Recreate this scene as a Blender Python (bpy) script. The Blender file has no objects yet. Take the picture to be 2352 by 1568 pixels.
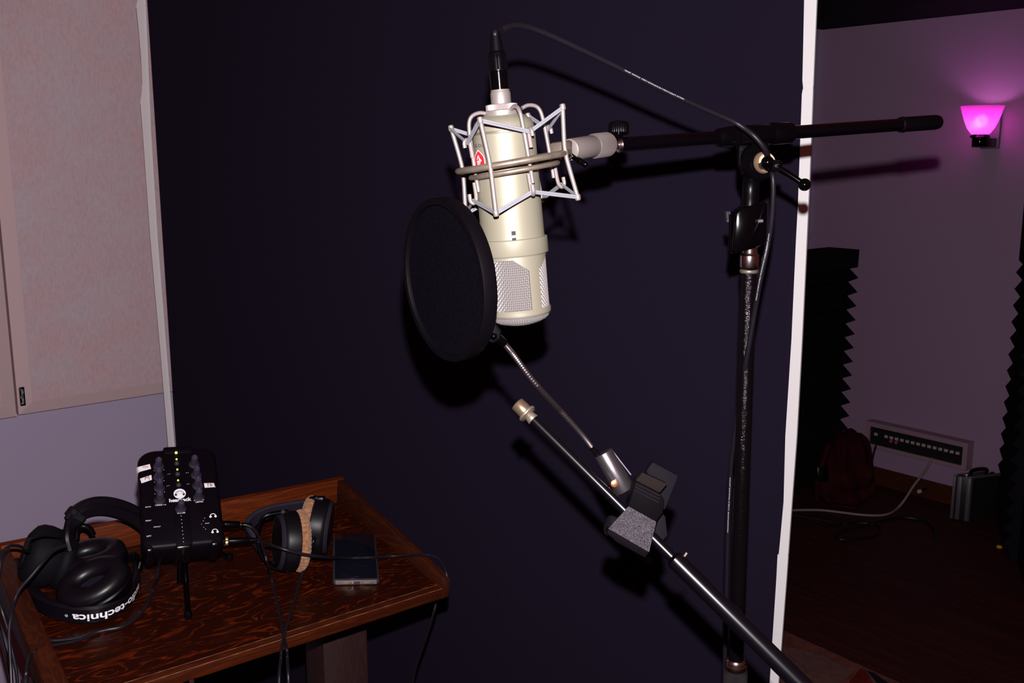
import bpy, bmesh, math, random
from mathutils import Vector, Matrix
random.seed(7)
C = bpy.context.scene.collection
PI = math.pi
V = Vector
# ------------------------------------------------------------------ camera frame
F = 2352 * 35 / 36
PITCH = math.radians(10.7)
H = 1.6
cp, sp = math.cos(PITCH), math.sin(PITCH)
CAM = V((0, 0, H))
RT, UP, FW = V((1, 0, 0)), V((0, sp, cp)), V((0, cp, -sp))
Z = V((0, 0, 1))


def at(px, py, d):
    """The point of the place seen at a pixel of the photograph, d metres ahead of the camera."""
    return CAM + RT * ((px - 1176) / F * d) + UP * ((784 - py) / F * d) + FW * d


def at_y(px, py, y):
    r = at(px, py, 1) - CAM
    return CAM + r * (y / r.y)


def hit(px, py, p0, n):
    r = at(px, py, 1) - CAM
    return CAM + r * (n.dot(p0 - CAM) / n.dot(r))


def floor_at(px, py, z=0.0):
    return hit(px, py, V((0, 0, z)), Z)


def depth(p):
    return (p - CAM).dot(FW)


# ------------------------------------------------------------------ materials
def new_mat(name):
    m = bpy.data.materials.new(name)
    m.use_nodes = True
    nt = m.node_tree
    return m, nt, nt.nodes['Principled BSDF']


def mat(name, col, rough=0.5, metal=0.0, spec=0.5, bump=0.0, bscale=200.0, vary=0.0, vscale=8.0, coat=0.0, stretch=None, sheen=0.0):
    m, nt, b = new_mat(name)
    b.inputs['Base Color'].default_value = (*col, 1)
    b.inputs['Roughness'].default_value = rough
    b.inputs['Metallic'].default_value = metal
    b.inputs['Specular IOR Level'].default_value = spec
    b.inputs['Coat Weight'].default_value = coat
    if sheen:
        b.inputs['Sheen Weight'].default_value = sheen
    tc = nt.nodes.new('ShaderNodeTexCoord')
    mp = nt.nodes.new('ShaderNodeMapping')
    nt.links.new(tc.outputs['Object'], mp.inputs['Vector'])
    if stretch:
        mp.inputs['Scale'].default_value = stretch
    if bump:
        n = nt.nodes.new('ShaderNodeTexNoise')
        n.inputs['Scale'].default_value = bscale
        n.inputs['Detail'].default_value = 3
        nt.links.new(mp.outputs[0], n.inputs['Vector'])
        bp = nt.nodes.new('ShaderNodeBump')
        bp.inputs['Strength'].default_value = bump
        bp.inputs['Distance'].default_value = 0.002
        nt.links.new(n.outputs['Fac'], bp.inputs['Height'])
        nt.links.new(bp.outputs[0], b.inputs['Normal'])
    if vary:
        n = nt.nodes.new('ShaderNodeTexNoise')
        n.inputs['Scale'].default_value = vscale
        n.inputs['Detail'].default_value = 4
        nt.links.new(mp.outputs[0], n.inputs['Vector'])
        r = nt.nodes.new('ShaderNodeValToRGB')
        r.color_ramp.elements[0].position = 0.3
        r.color_ramp.elements[1].position = 0.7
        r.color_ramp.elements[0].color = (*[c * (1 - vary) for c in col], 1)
        r.color_ramp.elements[1].color = (*[min(1, c * (1 + vary)) for c in col], 1)
        nt.links.new(n.outputs['Fac'], r.inputs['Fac'])
        nt.links.new(r.outputs[0], b.inputs['Base Color'])
    return m


def emit(name, col, strength):
    m, nt, b = new_mat(name)
    b.inputs['Base Color'].default_value = (*col, 1)
    b.inputs['Emission Color'].default_value = (*col, 1)
    b.inputs['Emission Strength'].default_value = strength
    return m


def cloth2(name, ca, cb):
    m, nt, b = new_mat(name)
    tc = nt.nodes.new('ShaderNodeTexCoord')
    n1 = nt.nodes.new('ShaderNodeTexNoise')
    n1.inputs['Scale'].default_value = 7
    n1.inputs['Detail'].default_value = 5
    n1.inputs['Roughness'].default_value = .65
    nt.links.new(tc.outputs['Object'], n1.inputs['Vector'])
    mp = nt.nodes.new('ShaderNodeMapping')
    mp.inputs['Scale'].default_value = (150, 150, 60)
    nt.links.new(tc.outputs['Object'], mp.inputs['Vector'])
    n2 = nt.nodes.new('ShaderNodeTexNoise')
    n2.inputs['Scale'].default_value = 1
    n2.inputs['Detail'].default_value = 4
    n2.inputs['Roughness'].default_value = .7
    nt.links.new(mp.outputs[0], n2.inputs['Vector'])
    r = nt.nodes.new('ShaderNodeValToRGB')
    r.color_ramp.elements[0].position = .38
    r.color_ramp.elements[1].position = .62
    r.color_ramp.elements[0].color = (*ca, 1)
    r.color_ramp.elements[1].color = (*cb, 1)
    nt.links.new(n1.outputs['Fac'], r.inputs['Fac'])
    h = nt.nodes.new('ShaderNodeMapRange')
    h.inputs['From Min'].default_value = .3
    h.inputs['From Max'].default_value = .6
    h.inputs['To Min'].default_value = .90
    h.inputs['To Max'].default_value = 1.05
    nt.links.new(n2.outputs['Fac'], h.inputs['Value'])
    mx = nt.nodes.new('ShaderNodeMixRGB')
    mx.blend_type = 'MULTIPLY'
    mx.inputs[0].default_value = 1
    nt.links.new(r.outputs[0], mx.inputs[1])
    nt.links.new(h.outputs[0], mx.inputs[2])
    nt.links.new(mx.outputs[0], b.inputs['Base Color'])
    b.inputs['Roughness'].default_value = .9
    b.inputs['Specular IOR Level'].default_value = .15
    return m


def wood(name, dark, light, angle, scale, rough=0.3, dist=6.0, stretch=(1, 7, 7), lo=0.62, hi=0.82):
    m, nt, b = new_mat(name)
    tc = nt.nodes.new('ShaderNodeTexCoord')
    mp = nt.nodes.new('ShaderNodeMapping')
    mp.vector_type = 'TEXTURE'
    mp.inputs['Rotation'].default_value = (0, 0, angle)
    nt.links.new(tc.outputs['Object'], mp.inputs['Vector'])
    mp2 = nt.nodes.new('ShaderNodeMapping')
    mp2.inputs['Scale'].default_value = stretch
    nt.links.new(mp.outputs[0], mp2.inputs['Vector'])
    n1 = nt.nodes.new('ShaderNodeTexNoise')
    n1.inputs['Scale'].default_value = scale
    n1.inputs['Detail'].default_value = 2
    n1.inputs['Roughness'].default_value = 0.4
    n1.inputs['Distortion'].default_value = 1.2
    nt.links.new(mp2.outputs[0], n1.inputs['Vector'])
    mul = nt.nodes.new('ShaderNodeMath')
    mul.operation = 'MULTIPLY'
    mul.inputs[1].default_value = dist
    nt.links.new(n1.outputs['Fac'], mul.inputs[0])
    fr = nt.nodes.new('ShaderNodeMath')
    fr.operation = 'PINGPONG'
    fr.inputs[1].default_value = 0.5
    nt.links.new(mul.outputs[0], fr.inputs[0])
    n2 = nt.nodes.new('ShaderNodeTexNoise')
    n2.inputs['Scale'].default_value = scale * 9
    n2.inputs['Detail'].default_value = 3
    nt.links.new(mp2.outputs[0], n2.inputs['Vector'])
    ad = nt.nodes.new('ShaderNodeMath')
    ad.operation = 'MULTIPLY_ADD'
    ad.inputs[1].default_value = 0.55
    nt.links.new(n2.outputs['Fac'], ad.inputs[0])
    nt.links.new(fr.outputs[0], ad.inputs[2])
    r = nt.nodes.new('ShaderNodeValToRGB')
    r.color_ramp.elements[0].position = lo
    r.color_ramp.elements[1].position = hi
    r.color_ramp.elements[0].color = (*dark, 1)
    r.color_ramp.elements[1].color = (*light, 1)
    nt.links.new(ad.outputs[0], r.inputs['Fac'])
    nt.links.new(r.outputs[0], b.inputs['Base Color'])
    b.inputs['Roughness'].default_value = rough
    b.inputs['Specular IOR Level'].default_value = .22
    bp = nt.nodes.new('ShaderNodeBump')
    bp.inputs['Strength'].default_value = 0.12
    bp.inputs['Distance'].default_value = 0.001
    nt.links.new(n2.outputs['Fac'], bp.inputs['Height'])
    nt.links.new(bp.outputs[0], b.inputs['Normal'])
    return m


M = {}
M['paint'] = mat('wall_paint', (.425, .35, .50), .75, bump=.08, bscale=60)
M['bumper'] = mat('bumper_plastic', (.0022, .0016, .003), .24, spec=.7)
M['paint_lamplit'] = mat('wall_paint_lamp_tinted', (.345, .205, .335), .75, bump=.08, bscale=60)  # left wall's paint with the lamp's spill and red ambient put into the colour
M['sconce_plate'] = mat('sconce_plate', (.15, .11, .15), .5)
M['gooseneck'] = mat('gooseneck_metal', (.30, .26, .27), .36, metal=1)
M['cupmatte'] = mat('ear_cup_shell', (.0030, .0024, .0042), .7, spec=.1)
M['worn'] = mat('worn_edge_wood', (.20, .085, .045), .6)
M['ceiling'] = mat('ceiling_black', (.012, .010, .014), .9, spec=.1)
M['floor'] = wood('floor_boards', (.036, .0058, .0062), (.066, .0105, .0090), math.radians(-50), 1.3, rough=.6, stretch=(.6, 9, 9), lo=.5, hi=.9)
M['base'] = wood('baseboard_wood', (.052, .011, .0016), (.085, .018, .0026), math.radians(-50), 2, rough=.5, stretch=(1, 6, 6))
M['fabric'] = mat('gobo_cloth', (.0116, .0075, .0190), .95, spec=.08, bump=.5, bscale=900, vary=.16, vscale=700)
M['white'] = mat('white_trim', (.90, .86, .885), .45)
M['whitetape'] = mat('white_tape', (.78, .745, .76), .5, bump=.05, bscale=90)
M['panelcloth'] = cloth2('acoustic_cloth', (.57, .385, .42), (.53, .43, .475))
M['paneledge'] = mat('acoustic_cloth_edge', (.60, .435, .45), .9, spec=.15)
M['champagne'] = mat('champagne_paint', (.222, .200, .150), .50, metal=.25, spec=.35, bump=.03, bscale=900)
M['champagne_dark'] = mat('champagne_groove', (.13, .11, .085), .5, metal=.3)
M['nickel'] = mat('satin_nickel', (.29, .245, .235), .42, metal=.55)
M['nickelwire'] = mat('wire_mesh', (.26, .235, .23), .45, metal=.4)
M['tarnish'] = mat('tarnished_nickel', (.21, .165, .13), .42, metal=.6, vary=.25, vscale=90)
M['elastic'] = mat('grey_elastic', (.20, .195, .22), .6, spec=.3, bump=.25, bscale=1500)
M['dark'] = mat('dark_inside', (.02, .016, .016), .8)
M['blackgloss'] = mat('black_gloss', (.0008, .0006, .001), .10, spec=.3)
M['blackplastic'] = mat('black_plastic', (.0013, .0009, .0016), .30, spec=.12)
M['blacksatin'] = mat('black_satin', (.0028, .0021, .0036), .42, spec=.2)
M['blackmatte'] = mat('black_matte', (.016, .013, .02), .75, spec=.25)
M['rubber'] = mat('black_rubber', (.0020, .0013, .0022), .55, spec=.035)
M['cable'] = mat('cable_rubber', (.0066, .005, .0084), .42, spec=.25)
M['boomtube'] = mat('black_boom_tube', (.0011, .0008, .0016), .13, spec=.3)
M['boomtube2'] = mat('satin_boom_tube', (.0018, .0014, .0028), .21, spec=.6)
M['chrome'] = mat('chrome', (.66, .56, .56), .2, metal=1)
M['blackchrome'] = mat('black_chrome', (.016, .012, .015), .09, metal=.85, bump=.38, bscale=800)
M['knurl'] = mat('knurled_steel', (.055, .046, .05), .4, metal=.8)
M['brass'] = mat('brass', (.62, .45, .30), .25, metal=.9)
M['gold'] = mat('gold', (.95, .60, .22), .25, metal=.9)
M['cream'] = mat('cream_washer', (.62, .52, .36), .45)
M['bronze'] = mat('bronze_washer', (.22, .14, .09), .4, metal=.5)
M['popcloth'] = mat('pop_mesh', (.0022, .0016, .0036), .9, spec=.02, bump=.6, bscale=1400, vary=.8, vscale=900)
M['sleeve'] = mat('brushed_steel', (.16, .14, .155), .32, metal=.9, bump=.05, bscale=1600)
M['cast'] = mat('cast_metal', (.060, .050, .062), .34, metal=.45, bump=1.0, bscale=900, vary=.7, vscale=800)
M['clampgrey'] = mat('clamp_plastic', (.0068, .0053, .0078), .7, spec=.03)
M['clampblack'] = mat('clamp_black', (.0022, .0014, .0022), .7, spec=.03)
M['clampbrown'] = mat('clamp_pad', (.0110, .0075, .0072), .8, spec=.03)
M['copper'] = mat('copper_screw', (.5, .2, .1), .3, metal=.9)
YAW = 0.64429
M['desktop'] = wood('desk_top_wood', (.0150, .0021, .0006), (.15, .018, .0020), YAW, 6.2, rough=.30, dist=8.5, stretch=(1, 4.4, 4.4), lo=.64, hi=.98)
M['desklip'] = wood('desk_lip_wood', (.060, .0085, .0006), (.120, .0180, .0012), YAW, 5.0, rough=.5, stretch=(1, 8, 8), lo=.45, hi=.9)
M['deskedge'] = wood('desk_edge_wood', (.032, .0050, .0012), (.062, .0105, .0020), YAW, 5.0, rough=.45, stretch=(1, 8, 8), lo=.45, hi=.9)
M['deskrim'] = wood('desk_rim_wood', (.024, .0044, .0016), (.044, .0085, .0028), YAW + PI / 2, 5.0, rough=.45, stretch=(1, 8, 8), lo=.45, hi=.9)
M['deskleg'] = wood('desk_leg_wood', (.017, .0052, .0054), (.026, .0080, .0082), 0, 6.0, rough=.6, stretch=(8, 8, 1), lo=.45, hi=.9)
M['leather'] = mat('black_leather', (.0035, .0024, .0044), .36, spec=.25, bump=.05, bscale=200)
M['earcloth'] = mat('ear_cloth', (.0065, .0055, .0125), .9, spec=.1)
M['tan'] = mat('tan_velour', (.27, .125, .060), .95, spec=.05, bump=.9, bscale=420, vary=.35, vscale=190, sheen=.2)
M['greyband'] = mat('grey_band', (.013, .0098, .0175), .65, spec=.15)
M['case'] = mat('mixer_case', (.0026, .0015, .0032), .45, spec=.10, bump=.06, bscale=500)
M['knob'] = mat('soft_knob', (.026, .019, .034), .55, spec=.3)
M['knobmark'] = mat('violet_mark', (.060, .040, .17), .5)
M['ink'] = mat('white_ink', (.72, .70, .74), .6)
M['greyink'] = mat('grey_ink', (.42, .40, .46), .6)
M['blackink'] = mat('black_ink', (.025, .02, .03), .7)
M['tape'] = mat('paper_tape', (.74, .63, .62), .7)
M['led'] = emit('green_led', (.55, .85, .08), 1.6)
M['ledtop'] = emit('yellow_green_led', (.72, .95, .10), 2.4)
M['redled'] = mat('red_led', (.20, .02, .02), .4)
M['screen'] = mat('phone_screen', (.004, .004, .008), .06, spec=.5)
M['phonecase'] = mat('clear_case', (.022, .020, .024), .16, spec=.6)
M['caseglint'] = mat('clear_case_glint', (.12, .105, .11), .15, spec=.8)
M['phonebody'] = mat('phone_edge', (.008, .008, .010), .3, metal=.2)
M['foam'] = mat('black_foam', (.0085, .0065, .010), .95, spec=.05, bump=.6, bscale=220)
M['bag'] = mat('red_bag_cloth', (.033, .0036, .0066), .9, spec=.06, bump=.5, bscale=260, vary=.2, vscale=12)
M['alu'] = mat('aluminium', (.135, .112, .135), .45, metal=.5)
M['caseside'] = mat('black_laminate', (.012, .010, .013), .4)
M['pboxpaint'] = mat('box_paint', (.32, .20, .25), .6)
M['plate'] = mat('black_plate', (.008, .006, .009), .5)
M['jack'] = mat('jack_label', (.46, .34, .33), .5)
M['jackred'] = mat('jack_red', (.45, .06, .07), .5)
M['whitecord'] = mat('pale_cord', (.24, .165, .175), .6)
M['red'] = mat('red_enamel', (.55, .012, .022), .3)
M['rug'] = mat('rug_pile', (.20, .066, .050), .95, spec=.05, bump=.8, bscale=300, vary=.28, vscale=26)
M['rugred'] = mat('rug_red', (.12, .012, .011), .95, spec=.05, vary=.25, vscale=40)
M['rugdark'] = mat('rug_dark', (.010, .009, .02), .95, spec=.05)
M['rugtaupe'] = mat('rug_taupe', (.135, .064, .058), .95, spec=.05, vary=.2, vscale=50)
M['yellow'] = mat('yellow_foam', (.60, .33, .02), .7)


# ------------------------------------------------------------------ mesh builder
def ortho(a):
    a = a.normalized()
    t = V((0, 0, 1)) if abs(a.z) < 0.9 else V((1, 0, 0))
    x = a.cross(t).normalized()
    return x, a.cross(x).normalized()


def smooth(pts, n=8):
    """Catmull-Rom through points (Vectors)."""
    out = []
    P = [pts[0] * 2 - pts[1]] + list(pts) + [pts[-1] * 2 - pts[-2]]
    for i in range(1, len(P) - 2):
        a, b, c, d = P[i - 1], P[i], P[i + 1], P[i + 2]
        for k in range(n):
            t = k / n
            out.append(0.5 * ((b * 2) + (c - a) * t + (a * 2 - b * 5 + c * 4 - d) * t * t + (b * 3 - a - c * 3 + d) * t ** 3))
    out.append(pts[-1].copy())
    return out


class MB:
    def __init__(s):
        s.v, s.f = [], []

    def add(s, vs, fs):
        b = len(s.v)
        s.v += [V(x) for x in vs]
        s.f += [tuple(b + i for i in f) for f in fs]
        return s

    def tube(s, pts, r, n=12, caps=True):
        pts = [V(p) for p in pts]
        rs = r if isinstance(r, (list, tuple)) else [r] * len(pts)
        tn = []
        for i in range(len(pts)):
            a, b = pts[max(i - 1, 0)], pts[min(i + 1, len(pts) - 1)]
            d = b - a
            tn.append(d.normalized() if d.length > 1e-9 else (tn[-1] if tn else Z))
        x, _ = ortho(tn[0])
        vs, fs = [], []
        for i, p in enumerate(pts):
            x = (x - tn[i] * x.dot(tn[i])).normalized()
            y = tn[i].cross(x)
            for k in range(n):
                a = 2 * PI * k / n
                vs.append(p + (x * math.cos(a) + y * math.sin(a)) * rs[i])
        for i in range(len(pts) - 1):
            for k in range(n):
                fs.append((i * n + k, i * n + (k + 1) % n, (i + 1) * n + (k + 1) % n, (i + 1) * n + k))
        if caps:
            fs.append(tuple(reversed(range(n))))
            fs.append(tuple((len(pts) - 1) * n + k for k in range(n)))
        return s.add(vs, fs)

    def lathe(s, prof, o, a, n=48, caps=True, sx=1.0, xd=None):
        """prof: (height along a, radius) pairs from o."""
        a = a.normalized()
        if xd is not None:
            x = (xd - a * xd.dot(a)).normalized()
            y = a.cross(x)
        else:
            x, y = ortho(a)
        vs, fs = [], []
        for h, r in prof:
            for k in range(n):
                t = 2 * PI * k / n
                vs.append(o + a * h + x * (math.cos(t) * r * sx) + y * (math.sin(t) * r))
        for i in range(len(prof) - 1):
            for k in range(n):
                fs.append((i * n + k, i * n + (k + 1) % n, (i + 1) * n + (k + 1) % n, (i + 1) * n + k))
        if caps:
            fs.append(tuple(reversed(range(n))))
            fs.append(tuple((len(prof) - 1) * n + k for k in range(n)))
        return s.add(vs, fs)

    def cyl(s, a, b, r, r2=None, n=32, bev=0.0):
        a, b = V(a), V(b)
        r2 = r if r2 is None else r2
        L = (b - a).length
        e = min(bev, L * .4)
        prof = [(0, r - e), (e * .3, r - e * .3), (e, r), (L - e, r2), (L - e * .3, r2 - e * .3), (L, r2 - e)] if bev else [(0, r), (L, r2)]
        return s.lathe(prof, a, (b - a), n)

    def knurl(s, a, b, r, teeth=40, dep=.05):
        a, b = V(a), V(b)
        ax = (b - a).normalized()
        x, y = ortho(ax)
        L = (b - a).length
        n = teeth * 2
        vs, fs = [], []
        rings = [(0, .93, 0), (L * .08, 1, 1), (L * .92, 1, 1), (L, .93, 0)]
        for h, q, t in rings:
            for k in range(n):
                w = 2 * PI * k / n
                rr = r * q * (1 - (dep if (k % 2 and t) else 0))
                vs.append(a + ax * h + (x * math.cos(w) + y * math.sin(w)) * rr)
        for i in range(3):
            for k in range(n):
                fs.append((i * n + k, i * n + (k + 1) % n, (i + 1) * n + (k + 1) % n, (i + 1) * n + k))
        fs.append(tuple(reversed(range(n))))
        fs.append(tuple(3 * n + k for k in range(n)))
        return s.add(vs, fs)

    def ball(s, o, r, n=24):
        prof = [(-r * math.cos(PI * i / (n // 2)), max(1e-5, r * math.sin(PI * i / (n // 2)))) for i in range(n // 2 + 1)]
        return s.lathe(prof, o, Z, n)

    def box(s, c, x, y, z, hx, hy, hz, bev=0.0, seg=2):
        x, y, z = x.normalized(), y.normalized(), z.normalized()
        bm = bmesh.new()
        bmesh.ops.create_cube(bm, size=1.0)
        for v in bm.verts:
            v.co = V((v.co.x * 2 * hx, v.co.y * 2 * hy, v.co.z * 2 * hz))
        if bev:
            bmesh.ops.bevel(bm, geom=bm.edges[:], offset=bev, segments=seg, affect='EDGES', profile=.5)
        bm.verts.index_update()
        vs = [c + x * v.co.x + y * v.co.y + z * v.co.z for v in bm.verts]
        fs = [tuple(v.index for v in f.verts) for f in bm.faces]
        bm.free()
        return s.add(vs, fs)

    def prism(s, poly, ext, bev=0.0):
        """A polygon (points in one plane) pushed along ext."""
        n = len(poly)
        bm = bmesh.new()
        a = [bm.verts.new(p) for p in poly]
        b = [bm.verts.new(V(p) + ext) for p in poly]
        bm.faces.new(a)
        bm.faces.new(list(reversed(b)))
        for i in range(n):
            bm.faces.new((a[i], b[i], b[(i + 1) % n], a[(i + 1) % n]))
        bmesh.ops.recalc_face_normals(bm, faces=bm.faces[:])
        if bev:
            bmesh.ops.bevel(bm, geom=bm.edges[:], offset=bev, segments=2, affect='EDGES', profile=.5)
        bm.verts.index_update()
        vs = [v.co.copy() for v in bm.verts]
        fs = [tuple(v.index for v in f.verts) for f in bm.faces]
        bm.free()
        return s.add(vs, fs)

    def ribbon(s, pts, w, wid, th, closed=False):
        """A flat band with a rounded section along pts; w: width direction (one or per point)."""
        pts = [V(p) for p in pts]
        vs, fs, m = [], [], 8
        N = len(pts)
        for i, p in enumerate(pts):
            a, b = (pts[i - 1], pts[(i + 1) % N]) if closed else (pts[max(i - 1, 0)], pts[min(i + 1, N - 1)])
            t = (b - a).normalized()
            wd = (w[i] if isinstance(w, list) else w)
            wd = (wd - t * wd.dot(t)).normalized()
            o = t.cross(wd)
            ww = wid[i] if isinstance(wid, list) else wid
            tt = th[i] if isinstance(th, list) else th
            e = min(tt, ww) * .3
            for cx, cy in ((-ww / 2 + e, -tt / 2), (ww / 2 - e, -tt / 2), (ww / 2, -tt / 2 + e), (ww / 2, tt / 2 - e), (ww / 2 - e, tt / 2), (-ww / 2 + e, tt / 2), (-ww / 2, tt / 2 - e), (-ww / 2, -tt / 2 + e)):
                vs.append(p + wd * cx + o * cy)
        for i in range(N if closed else N - 1):
            j = (i + 1) % N
            for k in range(m):
                fs.append((i * m + k, i * m + (k + 1) % m, j * m + (k + 1) % m, j * m + k))
        if not closed:
            fs.append(tuple(reversed(range(m))))
            fs.append(tuple((N - 1) * m + k for k in range(m)))
        return s.add(vs, fs)

    def text(s, body, fn, width=None, height=None, bold=0.0, align='C', th=0.0):
        vs, fs = glyphs(body, bold)
        xs = [p[0] for p in vs]
        ys = [p[1] for p in vs]
        x0, x1, y0, y1 = min(xs), max(xs), min(ys), max(ys)
        kx = (width / (x1 - x0)) if width else None
        ky = (height / (y1 - y0)) if height else None
        kx = kx or ky
        ky = ky or kx
        xc = (x0 + x1) / 2 if align == 'C' else x0
        return s.add([fn((p[0] - xc) * kx, (p[1] - (y0 + y1) / 2) * ky) for p in vs], fs)

    def build(s, name, m, parent=None, loc=None, sharp=35, flat=False):
        me = bpy.data.meshes.new(name)
        o = V(loc) if loc is not None else (parent_loc(parent) if parent is not None else V((0, 0, 0)))
        me.from_pydata([v - o for v in s.v], [], s.f)
        bm = bmesh.new()
        bm.from_mesh(me)
        bmesh.ops.recalc_face_normals(bm, faces=bm.faces[:])
        bm.to_mesh(me)
        bm.free()
        me.materials.append(M[m] if isinstance(m, str) else m)
        if not flat:
            for p in me.polygons:
                p.use_smooth = True
            me.set_sharp_from_angle(angle=math.radians(sharp))
        ob = bpy.data.objects.new(name, me)
        C.objects.link(ob)
        if parent is not None:
            ob.parent = parent
        else:
            ob.location = o
        return ob


def parent_loc(o):
    p = V((0, 0, 0))
    while o is not None:
        p = p + o.location
        o = o.parent
    return p


_gl = {}


def glyphs(body, bold):
    k = (body, bold)
    if k not in _gl:
        cu = bpy.data.curves.new('lettering', 'FONT')
        cu.body = body
        cu.size = 1
        cu.offset = bold
        cu.resolution_u = 3
        ob = bpy.data.objects.new('lettering', cu)
        C.objects.link(ob)
        dg = bpy.context.evaluated_depsgraph_get()
        ev = ob.evaluated_get(dg)
        me = ev.to_mesh()
        _gl[k] = ([(v.co.x, v.co.y) for v in me.vertices], [tuple(p.vertices) for p in me.polygons])
        ev.to_mesh_clear()
        bpy.data.objects.remove(ob)
        bpy.data.curves.remove(cu)
    return _gl[k]


def thing(name, loc, label, cat, group=None):
    o = bpy.data.objects.new(name, None)
    o.empty_display_size = .05
    C.objects.link(o)
    o.location = V(loc)
    return tag(o, label, cat, group)


def tag(o, label, cat, group=None):
    o['label'] = label
    o['category'] = cat
    if group:
        o['group'] = group
    return o


def struct(o, label=None, cat=None):
    o['kind'] = 'structure'
    if label:
        o['label'] = label
        o['category'] = cat
    return o


# ------------------------------------------------------------------ the room
C0 = V((1.511, 5.04, 0))                      # corner of left and back wall
uL, uB = V((.768, .64, 0)).normalized(), V((.64, -.768, 0)).normalized()
nB, nL = -uL, uB                              # inward normals
CEIL = 2.19
RW = 1.075                                    # right wall's place along the back wall


def slab(name, m, pts, ext, label, cat):
    return struct(MB().prism(pts, ext).build(name, m, flat=True), label, cat)


slab('floor', 'floor', [V((-4.5, -2, 0)), V((4.5, -2, 0)), V((4.5, 6.5, 0)), V((-4.5, 6.5, 0))], V((0, 0, -.1)), 'dark red-brown wooden floor of the room', 'floor')
a = C0 - uL * 6.5
slab('wall_left', 'paint', [a, C0 + uL * .12, C0 + uL * .12 + Z * CEIL, a + Z * CEIL], -nL * .12, 'lavender painted wall behind the two pink fabric panels', 'wall')
b = C0 + uB * (RW + .25)
slab('wall_back', 'paint_lamplit', [C0, b, b + Z * CEIL, C0 + Z * CEIL], -nB * .12, 'painted far wall, lamp and ambient tint in its colour, carrying the glowing pink lamp', 'wall')
r0 = C0 + uB * RW
wr_d = V((-.36, -.933, 0)).normalized()
wr_o = V((.933, -.36, 0)).normalized()
slab('wall_right', 'foam', [r0, r0 + wr_d * 2.2, r0 + wr_d * 2.2 + Z * CEIL, r0 + Z * CEIL], wr_o * .1, 'dark wall at the right end of the lamp wall', 'wall')
cc = C0 - uL * 3.2
slab('ceiling', 'ceiling', [C0 - uB * .1 + uL * .1 + Z * CEIL, C0 + uB * 1.2 + uL * .1 + Z * CEIL, C0 + uB * 1.2 - uL * 3.0 + Z * CEIL, C0 - uB * .1 - uL * 3.0 + Z * CEIL], Z * .1, 'black ceiling above the far wall', 'ceiling')
bb = C0 + nB * .0
slab('baseboard_back', 'base', [C0 + Z * .0, r0, r0 + Z * .085, C0 + Z * .085], nB * .014, 'reddish brown wooden baseboard along the far wall', 'baseboard')

# ------------------------------------------------------------------ acoustic panels on the left wall
OFF = .07


def acoustic(t0, t1, z0, z1, label, with_tag):
    o = C0 + uL * ((t0 + t1) / 2) + nL * OFF + Z * z0
    th = thing('acoustic_panel', o, label, 'acoustic panel', 'fabric acoustic panels on the left wall')
    bw = .034
    P = lambda t, z, h: C0 + uL * t + nL * h + Z * z
    m = MB()
    vs = [P(t0, z0, .012), P(t1, z0, .012), P(t1, z1, .012), P(t0, z1, .012),
          P(t0, z0, OFF - .012), P(t1, z0, OFF - .012), P(t1, z1, OFF - .012), P(t0, z1, OFF - .012),
          P(t0 + bw, z0 + bw, OFF), P(t1 - bw, z0 + bw, OFF), P(t1 - bw, z1 - bw, OFF), P(t0 + bw, z1 - bw, OFF)]
    m.add(vs, [(0, 3, 2, 1), (0, 1, 5, 4), (1, 2, 6, 5), (2, 3, 7, 6), (3, 0, 4, 7), (4, 5, 9, 8), (5, 6, 10, 9), (6, 7, 11, 10), (7, 4, 8, 11)])
    m.build('frame', 'paneledge', th, flat=True)
    f = MB()
    f.prism([P(t0 + bw, z0 + bw, OFF + .0006), P(t1 - bw, z0 + bw, OFF + .0006), P(t1 - bw, z1 - bw, OFF + .0006), P(t0 + bw, z1 - bw, OFF + .0006)], -nL * .004)
    f.build('fabric_face', 'panelcloth', th, flat=True)
    if with_tag:
        n = nL
        q = lambda px, py: hit(px, py, C0 + nL * (OFF - .002), nL)
        a_, b_ = q(47, 925), q(56, 888)
        cen = q(51.0, 910)
        yy, xx = Z, uL
        tg = MB().box(cen + nL * .001, xx, yy, nL, .0065, .0255, .003, .0015).build('brand_tag', 'blackplastic', th)
        tx = MB().text('RealTraps', lambda x, y: cen + nL * .0046 + Z * x - uL * y, width=.040, bold=.01)
        tx.build('lettering', 'greyink', tg, flat=True)
    return th


tg0 = -3.7445
acoustic(tg0, tg0 + .61, .908, 2.127, 'pink-beige fabric wall panel with the black tag, next to the black partition', True)
acoustic(tg0 - .61 - .006, tg0 - .006, .905, 2.124, 'pink-beige fabric wall panel cut off at the picture edge, left of the tagged panel', False)

# ------------------------------------------------------------------ black partition (gobo)
TH = math.radians(30)
ge = V((-math.cos(TH), math.sin(TH), 0))      # along the face, to the left
gn = V((-math.sin(TH), -math.cos(TH), 0))     # face normal, to the viewer
G0 = at_y(1862, 250, 1.75)                    # right outer edge
G0.z = 0
G1 = hit(338, 100, G0, gn)
GW = (G1 - G0).dot(ge)
GH = 2.16
gp = lambda s, z, h=0.0: G0 + ge * s + gn * h + Z * z
gobo = thing('partition_panel', gp(GW / 2, 0), 'tall black cloth-covered partition with white edges behind the microphone', 'partition')
MB().box(gp(GW / 2, GH / 2 + .03, -.011), ge, Z, gn, GW / 2 - .009, GH / 2 - .03, .011, .003).build('cloth_body', 'fabric', gobo)


def gs(px, py):
    p = hit(px, py, G0, gn)
    return (p - G0).dot(ge), p.z


OUT_R = [(1880, -80), (1877, 0), (1869, 190), (1861, 400), (1854, 550), (1843, 780), (1831, 1000), (1820, 1150), (1807, 1330), (1794, 1500), (1772, 1790)]


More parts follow.
